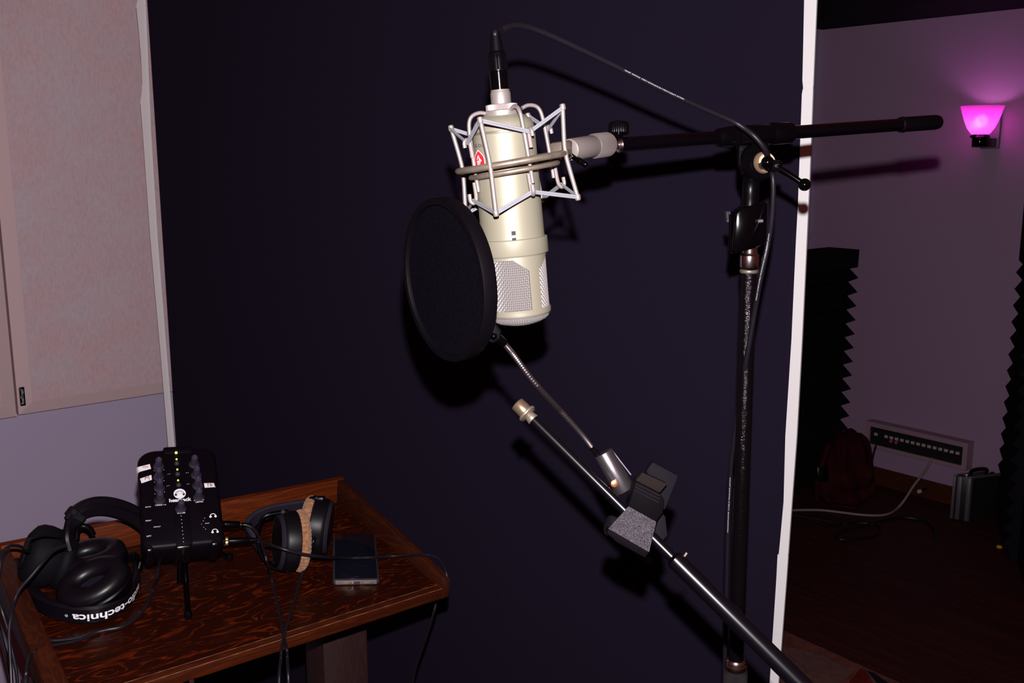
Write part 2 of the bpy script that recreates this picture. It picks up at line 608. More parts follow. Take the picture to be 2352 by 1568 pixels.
def edge_piece(outer, inner, h, m='whitetape'):
    """A white strip folded over the edge; outer and inner borders run downwards."""
    MB().prism([gp(*gs(*p), h) for p in outer] + [gp(*gs(*p), h) for p in reversed(inner)], -gn * (.004 + h)).build('edge_strip', m, gobo, flat=True)


def out_r(y0, y1):
    def ip(y):
        for (xa, ya), (xb, yb) in zip(OUT_R, OUT_R[1:]):
            if ya <= y <= yb:
                return (xa + (xb - xa) * (y - ya) / (yb - ya), y)
    return [ip(y0)] + [p for p in OUT_R if y0 < p[1] < y1] + [ip(y1)]


edge_piece(out_r(-80, 206), [(1850, -80), (1848, 0), (1846, 100), (1844, 185), (1846, 206)], .0030)
edge_piece(out_r(197, 1278), [(1850, 197), (1845, 205), (1843, 216), (1839, 330), (1834, 467), (1829, 560), (1819, 780), (1805, 1000), (1801, 1150), (1792, 1250), (1789, 1278)], .0036)
edge_piece(out_r(1272, 1790), [(1787, 1272), (1784, 1330), (1773, 1500), (1755, 1790)], .0030)
IN_L = [(327, -80), (331.6, 0), (335, 80), (343.9, 300), (359.5, 550), (369, 670), (379.3, 800), (398, 1020), (440, 1500), (462, 1720)]


def in_l(y0, y1):
    def ip(y):
        for (xa, ya), (xb, yb) in zip(IN_L, IN_L[1:]):
            if ya <= y <= yb:
                return (xa + (xb - xa) * (y - ya) / (yb - ya), y)
    return [ip(y0)] + [p for p in IN_L if y0 < p[1] < y1] + [ip(y1)]


edge_piece([(314, -80), (317.6, 0), (315.7, 14)], in_l(-80, 14), .0030, 'white')
edge_piece([(315.2, 13), (321.5, 76), (327, 140), (329, 191), (328, 212), (324.3, 236)], in_l(13, 236), .0034, 'white')
edge_piece([(324.3, 235), (329.5, 298), (347.5, 550), (358, 670), (369.7, 800), (388, 1020), (430, 1500), (452, 1720)], in_l(235, 1720), .0030, 'white')

# ------------------------------------------------------------------ microphone
MY = .955
mt, mb_ = at_y(1149, 212, MY), at_y(1195, 745, MY)
ma = (mt - mb_).normalized()                  # up along the microphone
mL = (mt - mb_).length
mk = mL / 535.0                               # metres per photo pixel along it


def mp_(py):
    return mt - ma * ((py - 212) * mk)


mr = (RT - ma * RT.dot(ma)).normalized()      # to the right
mf = mr.cross(ma).normalized()                # to the camera
if mf.dot(FW) > 0:
    mf = -mf
K = mk
mic = thing('studio_microphone', mp_(745), 'champagne side-address studio microphone hanging upside down in the wire shock mount', 'microphone')


def mlathe(pr, n=96):
    m = MB()
    m.lathe([(-(py - 212) * mk, w * K) for py, w in pr], mt, ma, n, xd=mr)
    return m


mlathe([(200, 20), (212, 22), (214, 23), (238, 23), (239, 22)]).build('socket_stem', 'nickel', mic)
mlathe([(264, 49), (269, 56), (276, 64.5), (286, 69.5), (297, 71), (298, 70), (302.5, 70), (303.5, 71.5), (360, 72.3), (500, 73.6), (540, 74.2), (545, 74.5)]).build('body', 'champagne', mic)
mlathe([(298.2, 70.6), (302.3, 70.6)]).build('groove_ring', 'champagne_dark', mic)
mlathe([(541, 73), (541.6, 79.0), (543, 80.3), (577, 80.8), (578.5, 80), (579, 77), (581, 76)]).build('collar', 'champagne', mic)
mlathe([(705, 70), (706, 74.5), (708, 75.8), (717, 75.4), (718, 74), (719, 70)]).build('bottom_ring', 'champagne', mic)
mlathe([(719, 71), (721, 73), (722, 71)]).build('dark_joint', 'champagne_dark', mic)
mlathe([(540, 66), (725, 66), (735, 50), (739, 20)]).build('inner_core', 'dark', mic)

# grille head with two big windows
RG = 74.0
POST0, POST1 = 25.0, 47.0


def win_edges(ph):
    """(top, bottom) of the window at angle ph in photo px, or None on a post. Windows: 47..205 and 227..385(25)."""
    ph = ph % 360
    lo, hi = (47.0, 205.0) if 46.99 <= ph <= 205.01 else ((227.0, 385.0) if ph >= 226.9 else ((227.0, 385.0) if ph <= 25.01 else (None, None)))
    if lo is None:
        return None
    if ph < 30:
        ph += 360
    e = min(ph - lo, hi - ph)
    top = 587 + max(0.0, (1 - e / 28.0)) * 27 if e < 28 else 587
    return top, 704.5


def mpt(ph, py, r):
    t = math.radians(ph)
    return mp_(py) + (mr * math.sin(t) + mf * math.cos(t)) * (r * K)


g = MB()
brk = sorted(set([i * 2 for i in range(180)] + [25, 47, 205, 227] + [53, 75, 357, 177, 199, 233, 255]))
for i, p0 in enumerate(brk):
    p1 = brk[(i + 1) % len(brk)]
    if p1 < p0:
        p1 += 360
    mid = win_edges((p0 + p1) / 2)
    bands = [((578, 578), (706, 706))]
    if mid:
        w0, w1 = win_edges(p0 + 1e-4), win_edges(p1 - 1e-4)
        w0, w1 = w0 or w1, w1 or w0
        bands = [((578, 578), (w0[0], w1[0])), ((w0[1], w1[1]), (706, 706))]
    for (a0, a1), (b0, b1) in bands:
        for ro in ((RG, RG - 2.6),):
            q = [mpt(p0, a0, ro[0]), mpt(p1, a1, ro[0]), mpt(p1, b1, ro[0]), mpt(p0, b0, ro[0])]
            q2 = [mpt(p0, a0, ro[1]), mpt(p1, a1, ro[1]), mpt(p1, b1, ro[1]), mpt(p0, b0, ro[1])]
            g.add(q + q2, [(0, 1, 2, 3), (4, 7, 6, 5), (0, 4, 5, 1), (3, 2, 6, 7)] + ([(0, 3, 7, 4)] if p0 in (25, 47, 205, 227) else []) + ([(1, 5, 6, 2)] if p1 in (25, 47, 205, 227, 385, 387) else []))
g.build('grille_frame', 'champagne', mic, sharp=50)

# woven wire
w = MB()
NV, ROWS = 92, 24
wr, amp = .00068, .00042
for j in range(ROWS):                          # hoops
    py = 582 + (124.0) * j / (ROWS - 1)
    n = NV * 3
    pts, = [[mpt(360.0 * k / n, py, RG - 4.2 + math.cos(k / n * NV * PI + j * PI) * amp / K) for k in range(n)]]
    vs, fs = [], []
    for k, p in enumerate(pts):
        ph = math.radians(360.0 * k / n)
        rad = mr * math.sin(ph) + mf * math.cos(ph)
        vs += [p + ma * wr, p + rad * wr, p - ma * wr, p - rad * wr]
    for k in range(n):
        for q in range(3):
            fs.append((k * 4 + q, k * 4 + (q + 1) % 4, ((k + 1) % n) * 4 + (q + 1) % 4, ((k + 1) % n) * 4 + q))
    w.add(vs, fs)
for i in range(NV):                            # uprights
    ph0 = 360.0 * i / NV
    n = ROWS * 3
    vs, fs = [], []
    ph = math.radians(ph0)
    rad = mr * math.sin(ph) + mf * math.cos(ph)
    tan = mr * math.cos(ph) - mf * math.sin(ph)
    for k in range(n + 1):
        py = 580 + 128.0 * k / n
        p = mpt(ph0, py, RG - 4.2 - math.cos((py - 582) / 124.0 * (ROWS - 1) * PI + i * PI) * amp / K)
        vs += [p + tan * wr, p + rad * wr, p - tan * wr, p - rad * wr]
    for k in range(n):
        for q in range(3):
            fs.append((k * 4 + q, k * 4 + (q + 1) % 4, (k + 1) * 4 + (q + 1) % 4, (k + 1) * 4 + q))
    w.add(vs, fs)
w.build('wire_grille', 'nickelwire', mic)
d = MB()                                       # domed wire end
DP = [(720, 70.5), (726, 68), (732, 62), (737, 53), (741, 40), (744, 24), (745.5, 10), (746, 1)]
dp = []
for i in range(len(DP) - 1):
    for k in range(3):
        t = k / 3
        dp.append((DP[i][0] * (1 - t) + DP[i + 1][0] * t, DP[i][1] * (1 - t) + DP[i + 1][1] * t))
for j, (py, r_) in enumerate(dp[::2]):
    n = max(12, int(r_ * 3))
    d.tube([mpt(360.0 * k / n, py, r_) for k in range(n + 1)], wr, 5, False)
for i in range(72):
    d.tube([mpt(i * 5, py, max(r_, 2)) for py, r_ in dp[:(len(dp) if i % 4 == 0 else 12)]], wr, 5, False)
d.build('wire_dome', 'nickelwire', mic)
MB().lathe([(-(py - 212) * mk, max(.3, r_ - 2.5) * K) for py, r_ in DP], mt, ma, 48).build('dome_lining', 'tarnish', mic)

# switch slot, badge, lettering
sw = MB()
s0 = math.degrees(math.asin((1180 - (1149 + 46 * (535 - 212) / 533)) / 74.3))
for pya, pyb, pa, pb in ((521, 546, s0 - 3.6, s0 + 3.6),):
    sw.prism([mpt(pa, pya, 75.6), mpt(pb, pya, 75.6), mpt(pb, pyb - 2, 75.6), mpt(pa, pyb - 2, 75.6)], -mf * .003)
slot = sw.build('switch_slot', 'dark', mic, flat=True)
MB().prism([mpt(s0 - 3.2, 530, 77.5), mpt(s0 + 3.2, 530, 77.5), mpt(s0 + 3.2, 536, 77.5), mpt(s0 - 3.2, 536, 77.5)], -mf * .001).build('switch_slider', 'alu', slot, flat=True)


def on_mic(px0, py0, r):
    """Maps flat (x, y) metres onto the body round a photo point."""
    xa = 1149 + 46 * (py0 - 212) / 533
    ph0 = math.asin(max(-1, min(1, (px0 - xa) / r)))

    def fn(x, y):
        return mpt(math.degrees(ph0 + x / (r * K)), py0 - y / mk, r)
    return fn


def strip(m, pts, wd, fn):
    """A flat stroke along 2-D points."""
    for (x0, y0), (x1, y1) in zip(pts, pts[1:]):
        dx, dy = x1 - x0, y1 - y0
        L = math.hypot(dx, dy) or 1
        nx, ny = -dy / L * wd / 2, dx / L * wd / 2
        m.add([fn(x0 + nx, y0 + ny), fn(x1 + nx, y1 + ny), fn(x1 - nx, y1 - ny), fn(x0 - nx, y0 - ny)], [(0, 1, 2, 3)])
    return m


fb = on_mic(1101, 359, 74.3)
u = .0058
out = [(-1, -1.15), (1, -1.15), (1, .1), (.82, .62), (.45, 1.0), (0, 1.35), (-.45, 1.0), (-.82, .62), (-1, .1)]
bd = MB()
cen = len(bd.v)
vv = [fb(x * u * 1.35, y * u * 1.2) for x, y in out]
bd.add(vv + [fb(0, 0)], [(i, (i + 1) % len(out), len(out)) for i in range(len(out))])
badge = bd.build('badge', 'red', mic, flat=True)
fb2 = on_mic(1101, 359, 74.8)
bs = MB()
strip(bs, [(x * u * 1.35, y * u * 1.2) for x, y in out + [out[0]]], .0007, fb2)
for st in ([(-.55, .1), (-.1, .8), (.15, .35), (.6, -.1)], [(-.6, -.2), (.05, -.05), (-.35, -.5)], [(.0, .3), (.35, -.1), (.1, -.45), (.05, -.95)], [(-.5, -.45), (-.1, -.75)]):
    strip(bs, [(x * u * 1.1, y * u) for x, y in st], .0010, fb2)
bs.build('emblem', 'ink', badge, flat=True)
fm = on_mic(1100, 326, 74.4)
MB().text('IE-DL', lambda x, y: fm(x, y), width=.0125, height=.0028).build('lettering', 'blackink', mic, flat=True)

# ------------------------------------------------------------------ shock mount
c2 = at_y(1178, 372, MY)
a2 = (at_y(1161, 270, MY) - at_y(1195, 472, MY)).normalized()
r2 = (RT - a2 * RT.dot(a2)).normalized()
f2 = r2.cross(a2).normalized()
if f2.dot(FW) > 0:
    f2 = -f2


def sk(ph, r, py):
    t = math.radians(ph)
    return c2 - a2 * ((py - 372) * K) + (r2 * math.sin(t) + f2 * math.cos(t)) * (r * K)


mount = thing('shock_mount', c2, 'silver wire spider shock mount with elastic cords round the champagne microphone', 'shock mount')
ring = lambda r, py, wr_: MB().tube([sk(k * 5, r, py) for k in range(73)], wr_, 12, False)
ring(127, 372, .0031).build('outer_ring', 'tarnish', mount)
ring(101, 391, .0024).build('inner_ring', 'tarnish', mount)
PW = .0021
POSTS = (-113, -22.7, 67.3, 157.3)
for ph in POSTS:
    p = MB().tube(smooth([sk(ph, 140, 271), sk(ph, 131, 345), sk(ph, 130, 372), sk(ph, 132, 398), sk(ph, 142, 474)], 6), PW, 12)
    post = p.build('post', 'nickel', mount)
    for r_, py, s_ in ((140, 270, 1), (142, 475, -1)):
        o_ = sk(ph, r_, py)
        MB().cyl(o_ - a2 * (s_ * .0038), o_ + a2 * (s_ * .0024), .00275, .0027, 18, .0014).build('end_cap', 'nickel', post)
RODS = (22.3, 112.3, -67.7, -157.7)
for ph in RODS:
    p = MB()
    p.tube(smooth([sk(ph, 44, 256), sk(ph, 60, 252), sk(ph, 78, 256), sk(ph, 88, 268), sk(ph, 92, 292), sk(ph, 94, 340), sk(ph, 95, 395), sk(ph, 95, 424)], 6), .0019, 12)
    rod = p.build('cage_rod', 'nickel', mount)
    h = MB()
    h.tube(smooth([sk(ph + 5, 99, 347), sk(ph + 5, 99, 322), sk(ph + 5, 100, 312), sk(ph + 5, 106, 306), sk(ph + 5, 112, 311), sk(ph + 5, 113, 323)], 5), .0019, 10)
    h.build('hook', 'nickel', rod)
    h = MB()
    h.tube(smooth([sk(ph - 5, 99, 402), sk(ph - 5, 100, 432), sk(ph - 5, 103, 444), sk(ph - 5, 109, 448), sk(ph - 5, 115, 442), sk(ph - 5, 115, 426)], 5), .0019, 10)
    h.build('hook', 'nickel', rod)
for i, ph in enumerate(POSTS):
    for q in (45, -45):
        hk = ph + q
        for py0, py1, rr in ((272, 313, 105), (473, 442, 108)):
            a_, b_ = sk(ph, 143, py0), sk(hk + (5 if py0 < 300 else -5), rr, py1)
            e = MB()
            sd = (b_ - a_).cross(a_ - sk(ph, 0, py0)).normalized()
            for s_ in (-1, 1):
                e.tube([a_ + sd * (s_ * .00095), b_ + sd * (s_ * .00095)], .00105, 8)
            e.build('elastic_cord', 'elastic', mount)
# collar plate on the microphone's neck
pl = MB()
pl.lathe([(-(py - 212) * mk, w_ * K) for py, w_ in ((251, 36), (251.5, 42), (253, 43.5), (265, 43.5), (267, 42), (267.5, 36))], mt, ma, 64)
pl.build('collar_plate', 'nickel', mount)
MB().knurl(mp_(252), mp_(238), 36 * K, 56, .05).build('locking_nut', 'nickel', mount)
# swivel joint to the boom
j0, j1, j2, j3 = at(1268, 348, .962), at(1310, 343.5, .990), at(1360, 336, 1.024), at(1396, 331.5, 1.046)
jd = (j3 - j1).normalized()
MB().box(at(1288, 347, .972), jd, UP, jd.cross(UP), .0105, .0095, .008, .003).build('swivel_tongue', 'tarnish', mount)
bar = MB()
bar.cyl(j1 - jd * .002, j2 + jd * .004, .0108, .0115, 40, .001)
bar.build('swivel_barrel', 'nickel', mount)
bc = at(1338, 338.5, .9960)
MB().cyl(bc, bc + FW * -.0012, .0033, .0031, 24, .0004).build('swivel_pin', 'nickel', mount)
MB().knurl(j2 + jd * .001, j3, .0128, 46, .07).build('swivel_ring', 'nickel', mount)
lv = MB().tube(smooth([at(1306, 352, .985), at(1322, 364, .985), at(1340, 374, .98), at(1349, 381, .98)], 4), [.0024] * 5 + [.0032] * 7 + [.0026], 12)
lv.build('swivel_lever', 'blackgloss', mount)

# ------------------------------------------------------------------ boom stand holding the microphone
SY = 1.15
pole_t, pole_b = at_y(1721, 600, SY), at_y(1690, 1525, SY)
stand = thing('boom_stand', V((pole_b.x, SY, 0)), 'black chrome microphone stand whose level boom carries the shock mount', 'microphone stand')
bl, br_ = at(1420, 332.5, 1.06), at(2160, 280, 1.26)
bd_ = (br_ - bl).normalized()


def bm_(px):
    """Point of the boom's axis at a photo column."""
    lo, hi = 0.0, 1.0
    for _ in range(40):
        m_ = (lo + hi) / 2
        p = bl.lerp(br_, m_)
        if 1176 + F * p.x / depth(p) < px:
            lo = m_
        else:
            hi = m_
    return bl.lerp(br_, lo)


TR = .0077
MB().tube([bm_(1424), bm_(2075)], TR, 28).build('boom_tube', 'boomtube', stand)
ch = MB()
ch.cyl(j3 - jd * .004, bm_(1404), .0052, .0052, 24)
ch.cyl(bm_(1402), bm_(1412), .0085, .0072, 6)
ch.cyl(bm_(1410), bm_(1424), .0082, .0084, 28, .001)
ch.build('boom_tip_thread', 'chrome', stand)
kb = bm_(1421)
ks = MB().cyl(kb + UP * .005, kb + UP * .0125, .0060, .0055, 20)
knob = ks.build('tip_knob_stem', 'blackgloss', stand)
kn = MB().knurl(kb + UP * .0115, kb + UP * .0215, .0110, 34, .07)
kn.lathe([(0, .0102), (.001, .0108), (.0022, .0100), (.003, .007)], kb + UP * .0212, UP, 32)
kn.build('tip_knob', 'blackplastic', stand)
gr = MB()
gl = bm_(2066)
gL = (bm_(2161) - gl).length
gr.lathe([(0, .0080), (.001, .0092), (.006, .0098), (.0065, .0090), (gL * .2, .0092), (gL - .009, .0092), (gL - .004, .0082), (gL - .0012, .0055), (gL, .002)], gl, bd_, 32)
gr.build('boom_end_grip', 'rubber', stand)
# clutch on the boom
cl = MB()
cl.cyl(bm_(1646), bm_(1678), .0100, .0118, 32, .0015)
cl.cyl(bm_(1690), bm_(1772), .0116, .0116, 32, .001)
cl.build('clutch_sleeve', 'blackplastic', stand)
MB().cyl(bm_(1768), bm_(1816), .0128, .0122, 32, .002).build('clutch_nut', 'blackplastic', stand)
MB().knurl(bm_(1676), bm_(1692), .0118, 36, .06).build('knurled_ring', 'blackplastic', stand)
cs = MB()
cs.cyl(bm_(1655), bm_(1665), .0086, .0092, 28, .0008)
cs.build('tube_ferrule', 'blackchrome', stand)
SD = depth(bm_(1735))
hub = at(1738, 374, SD)
br2 = MB()                                    # bracket between boom and pole: two plates and a disc
pts = [(1697, 330), (1765, 324), (1770, 385), (1760, 402), (1742, 415), (1722, 412), (1705, 398), (1697, 375)]
br2.prism([at(x, y, SD - .006) for x, y in pts], FW * .012, .002)
br2.build('bracket', 'blackplastic', stand)
ds = MB()
dn = (-FW * .93 + RT * .36).normalized()
ds.lathe([(0, .0205), (.002, .0212), (.006, .0212), (.008, .0200)], at(1733, 374, SD) - dn * -.001, dn, 48)
ds.build('friction_disc', 'blackplastic', stand)
wa = MB().lathe([(0, .0118), (.0015, .0124), (.004, .0118)], at(1741, 377, SD) + dn * .008, dn, 40)
wa.build('bronze_washer', 'bronze', stand)
wa = MB().lathe([(0, .0098), (.001, .0104), (.004, .0100), (.005, .0085)], at(1746, 377, SD) + dn * .011, dn, 40)
wa.build('cream_washer', 'cream', stand)
hb = at(1776, 379, SD - .03)
hd = MB()
hd.cyl(at(1746, 378, SD - .008), at(1764, 381, SD - .026), .0050, .0050, 20)
hd.cyl(at(1766, 380, SD - .026), at(1793, 382, SD - .034), .0068, .0066, 20, .0012)
handle = hd.build('clamp_handle', 'blackchrome', stand)
MB().tube([hb, at(1812, 400, SD - .036), at(1848, 424, SD - .040)], [.0042, .0036, .0030], 14).build('handle_bar', 'blackgloss', handle)
MB().ball(at(1848, 424, SD - .040), .0069, 28).build('ball_end', 'blackgloss', handle)
MB().ball(at(1763, 373, SD - .050), .0071, 28).build('ball_end', 'blackgloss', handle)
# neck
nk = MB()
nk.tube(smooth([at(1726, 405, SD + .004), at(1724, 430, SD), at_y(1723, 460, SY), at_y(1722, 480, SY)], 5), .0098, 28)
nk.build('neck', 'blackplastic', stand)
# clip round the pole top
q = MB()
q.prism([at_y(x, y, SY - .014) for x, y in ((1690, 489), (1702, 479), (1722, 473), (1764, 464), (1762, 556), (1735, 570), (1686, 583), (1680, 579))], V((0, .026, 0)), .002)
q.build('clip', 'blackgloss', stand)
MB().prism([at_y(x, y, SY - .016) for x, y in ((1668, 486), (1677, 486), (1677, 508), (1670, 511))], V((0, .01, 0))).build('clip_tab', 'cast', stand, flat=True)
MB().tube([at_y(1677, 492, SY - .016), at_y(1678, 583, SY - .016)], .0016, 10).build('clip_spring', 'blackgloss', stand)
MB().cyl(at_y(1741, 508, SY - .017), at_y(1752, 507, SY - .017), .0021, .0021, 12).build('clip_pin', 'alu', stand)
pv = (pole_b - pole_t).normalized()
pp = lambda py: pole_t + pv * ((py - 600) / 925.0 * (pole_b - pole_t).length)
MB().cyl(pp(545), pp(586), .0085, .0085, 32).build('pole_top', 'chrome', stand)
m_ = MB()
m_.lathe([(0, .0088), (.002, .0094), (.0035, .0108), (.006, .0111), (.0165, .0111), (.0175, .0106)], pp(581), pv, 40)
m_.build('pole_collar', 'chrome', stand)
MB().lathe([(0, .0100), (.001, .0107), (.003, .0107), (.004, .0100)], pp(617), pv, 40).build('pole_band', 'tarnish', stand)
MB().tube([pp(617), pp(1560)], .0093, 40).build('upper_pole', 'blackchrome', stand)
m_ = MB()
m_.lathe([(0, .0105), (.002, .0120), (.006, .0122), (.007, .0136), (.010, .0140), (.012, .0136)], pp(1512), pv, 40)
m_.build('clutch_cap', 'chrome', stand)
MB().knurl(pp(1537), pp(1660), .0150, 46, .05).build('height_clutch', 'knurl', stand)
lowp = pp(1640)
MB().tube([lowp, V((lowp.x, SY, .03))], .0128, 32).build('lower_pole', 'blackchrome', stand)
MB().lathe([(0, .13), (.012, .132), (.022, .12), (.034, .03), (.05, .018)], V((lowp.x, SY, 0)), Z, 48).build('round_base', 'blacksatin', stand)

# ------------------------------------------------------------------ microphone cable
cab = thing('microphone_cable', mp_(125), 'black microphone cable arching from the microphone over the boom clutch and down the pole', 'cable')
cpts = [mp_(92), mp_(82) + RT * .0003]
cx = [(1150, 74, .944), (1162, 64, .952), (1188, 58.5, .965), (1225, 66, .98), (1290, 93, 1.0), (1400, 145, 1.03), (1530, 210, 1.06), (1620, 251, 1.08), (1680, 277, 1.09),
      (1706, 292, 1.09), (1735, 315, 1.085), (1758, 345, 1.09), (1768, 375, 1.11), (1775, 405, 1.12), (1776, 450, 1.12), (1772, 510, 1.115), (1762, 570, 1.11), (1747, 640, 1.12),
      (1733, 720, 1.14), (1714, 830, 1.165), (1700, 910, 1.19), (1690, 980, 1.21), (1680, 1060, 1.23), (1676, 1130, 1.245), (1672, 1220, 1.26), (1668, 1400, 1.29), (1664, 1560, 1.32), (1662, 1700, 1.35)]
cpath = smooth(cpts + [at(*p) for p in cx] + [V((at(1662, 1700, 1.35).x, 1.24, .35)), V((.32, 1.30, .02))], 8)
MB().tube(cpath, .0030, 14).build('cord', 'cable', cab)
m_ = MB()
pr = []
for i in range(10):
    y0 = 122 - i * 4.2
    r_ = 15.6 - i * .58
    pr += [(y0, r_), (y0 - 2.9, r_), (y0 - 3.1, r_ - 1.7), (y0 - 4.0, r_ - 1.7)]
pr.append((78, 6.5))
m_.lathe([((212 - y_) * mk, r_ * K) for y_, r_ in pr], mt, ma, 32)
m_.build('strain_relief', 'rubber', cab)
m_ = MB()
m_.lathe([((212 - y_) * mk, r_ * K) for y_, r_ in ((166, 18), (165, 20), (140, 20.5), (126, 19), (122, 16.5), (120, 13))], mt, ma, 40)
for k in range(14):
    ph = k * 360 / 14
    m_.tube([mpt(ph, 163, 20), mpt(ph, 130, 20)], .0009, 6)
m_.build('connector_boot', 'blackplastic', cab)
m_ = MB()
m_.lathe([((212 - y_) * mk, r_ * K) for y_, r_ in ((213, 21), (168, 21.5), (167, 20.5), (165.5, 20.5), (165, 19))], mt, ma, 48)
m_.build('connector_shell', 'blackgloss', cab)


def along(path):
    L = [0.0]
    for i in range(1, len(path)):
        L.append(L[-1] + (path[i] - path[i - 1]).length)

    def fn(s, y, r):
        s = max(0, min(L[-1] - 1e-6, s))
        i = 0
        lo, hi = 0, len(L) - 1
        while hi - lo > 1:
            m_ = (lo + hi) // 2
            if L[m_] <= s:
                lo = m_
            else:
                hi = m_
        p = path[lo].lerp(path[lo + 1], (s - L[lo]) / max(1e-9, L[lo + 1] - L[lo]))
        t = (path[lo + 1] - path[lo]).normalized()
        v = (CAM - p).normalized()
        side = v.cross(t).normalized()
        out_ = t.cross(side).normalized()
        if out_.dot(v) < 0:
            out_ = -out_
        a_ = y / r
        return p + (side * math.sin(a_) + out_ * math.cos(a_)) * r
    return fn, L


cfn, cLn = along(cpath)


def s_at(px, py):
    best = min(range(len(cpath)), key=lambda i: (1176 + F * cpath[i].x / max(.1, depth(cpath[i])) - px) ** 2 + (784 - F * (cpath[i] - CAM).dot(UP) / max(.1, depth(cpath[i])) - py) ** 2)
    return cLn[best]


tx = MB()
s0_, s1_ = s_at(1430, 158), s_at(1572, 229)
tx.text('NEGLEX SUPERFLEXIBLE MICROPHONE CABLE  MOGAMI  JAPAN', lambda x, y: cfn((s0_ + s1_) / 2 - x, -y + .0008, .00315), width=s1_ - s0_, height=.0018)
tx.build('printing', 'greyink', cab, flat=True)
tx = MB()
s0_, s1_ = s_at(1768, 540), s_at(1735, 690)
tx.text('NEGLEX SUPERFLEXIBLE MICROPHONE CABLE MOGAMI JAPAN', lambda x, y: cfn((s0_ + s1_) / 2 - x, -y - .0006, .00315), width=s1_ - s0_, height=.0016)
tx.build('printing', 'greyink', cab, flat=True)
tx = MB()
s0_, s1_ = s_at(1676, 1095), s_at(1672, 1215)
tx.text('MICROPHONE CABLE MOGAMI JAPAN', lambda x, y: cfn((s0_ + s1_) / 2 - x, -y, .00315), width=s1_ - s0_, height=.0018)
tx.build('printing', 'greyink', cab, flat=True)

# ------------------------------------------------------------------ pop filter
pc = at(1028, 643, .90)
pV = (RT * .19 - UP * .982).normalized()
pMm = (RT * .982 + UP * .19).normalized()
ca = .525
pW = (pMm * ca - FW * math.sqrt(1 - ca * ca)).normalized()
pN = pV.cross(pW).normalized()
if pN.dot(FW) > 0:
    pN = -pN
pop = thing('pop_filter', pc, 'round black mesh pop filter on a gooseneck in front of the microphone', 'pop filter')
PR = .0742
rg = MB()
n = 96
sec = [(-.0062, -.0050), (-.0052, -.0062), (.0, -.0066), (.0052, -.0062), (.0062, -.0050), (.0062, .0050), (.0052, .0060), (-.0052, .0060), (-.0062, .0050)]
sec = [(PR - .0031 + y_ * .52, x_ * 1.08) for x_, y_ in sec]
vs, fs = [], []
for k in range(n):
    t = 2 * PI * k / n
    dr = pV * math.cos(t) + pW * math.sin(t)
    vs += [pc + dr * r_ + pN * h_ for r_, h_ in sec]
ns = len(sec)
for k in range(n):
    for q in range(ns):
        fs.append((k * ns + q, k * ns + (q + 1) % ns, ((k + 1) % n) * ns + (q + 1) % ns, ((k + 1) % n) * ns + q))
rg.add(vs, fs)
rg.build('hoop', 'rubber', pop)
for s_, nm in ((.0028, 'mesh_screen'), (-.0028, 'mesh_screen')):
    MB().lathe([(-.0003, PR - .006), (.0003, PR - .006)], pc + pN * s_, pN, 96).build(nm, 'popcloth', pop)
lug = MB()
lug.prism([at(x, y, .872) for x, y in ((1106, 742), (1133, 735), (1152, 760), (1149, 778), (1132, 789), (1110, 778))], FW * .016, .002)
lug.build('hoop_lug', 'rubber', pop)
MB().ball(at(1134, 772, .868), .0032, 16).build('lug_screw', 'blackgloss', pop)
lk = MB().cyl(at(1138, 772, .877), at(1160, 789, .883), .0042, .0036, 20, .0008)
lk.build('gooseneck_ferrule', 'blackgloss', pop)
gpts = smooth([at(1155, 785, .883), at(1180, 815, .886), at(1226, 876, .905), (at(1290, 946, .935)), at(1335, 996, .962), at(1362, 1030, .978)], 26)
rr = [.0027 if i % 2 else .0021 for i in range(len(gpts))]
MB().tube(gpts, rr, 14).build('gooseneck', 'gooseneck', pop)
MB().tube([at(1358, 1026, .976), at(1392, 1068, .982)], .0029, 16).build('gooseneck_rod', 'blackchrome', pop)
sa, sb = at(1385, 1039, .982), at(1435, 1126, .982)
MB().cyl(sa, sb, .0094, .0102, 40, .0006).build('clamp_sleeve', 'sleeve', pop)
sx_ = at(1411, 1110, .9735)
MB().cyl(sx_ + FW * .002, sx_ - FW * .0022, .0042, .0038, 16, .0006).build('sleeve_screw', 'copper', pop)
MB().tube([at(1405, 1033, .984), at(1449, 1090, .984)], .0008, 8).build('sleeve_rim', 'alu', pop)


def cq(*p):
    return [(1340 + x / 5.408, 1000 + y / 5.408) for x, y in p]


def plate(name, pts, d0, dz, m, bev=.0012):
    return MB().prism([at(x, y, d0 * 1.108) for x, y in pts], FW * dz * 1.1, bev).build(name, m, pop)


plate('clamp_arm', cq((850, 340), (880, 335), (1175, 495), (1175, 525), (1010, 930), (980, 900), (780, 440)), .878, .010, 'clampgrey')
plate('clamp_tail', cq((960, 960), (1020, 1000), (1048, 1240), (975, 1325), (880, 1200)), .872, .012, 'clampgrey')
blk = plate('clamp_block', cq((650, 565), (945, 715), (1010, 800), (990, 960), (905, 1072), (555, 890)), .846, .022, 'clampblack')
plate('clamp_pad', cq((735, 458), (890, 530), (1042, 600), (950, 712), (650, 560)), .850, .012, 'clampbrown', .0006)
for k in range(3):
    y_ = 590 + k * 38
    MB().prism([at(x, y, .8452 * 1.108) for x, y in cq((650 - k * 12, y_), (955 - k * 8, y_ + 150 + k * 4), (953 - k * 8, y_ + 166 + k * 4), (648 - k * 12, y_ + 13))], FW * .001).build('clamp_rib', 'clampgrey', blk, flat=True)
jw = MB()
P4 = cq((560, 878), (905, 1070), (815, 1447), (310, 1155))
fr_ = [at(x, y, .926) for x, y in P4]
fr_[2] = at(*P4[2], .919)
fr_[3] = at(*P4[3], .919)
bk_ = [p + FW * .020 - UP * .006 for p in fr_]
jw.add(fr_ + bk_, [(0, 1, 2, 3), (7, 6, 5, 4), (0, 4, 5, 1), (1, 5, 6, 2), (2, 6, 7, 3), (3, 7, 4, 0)])
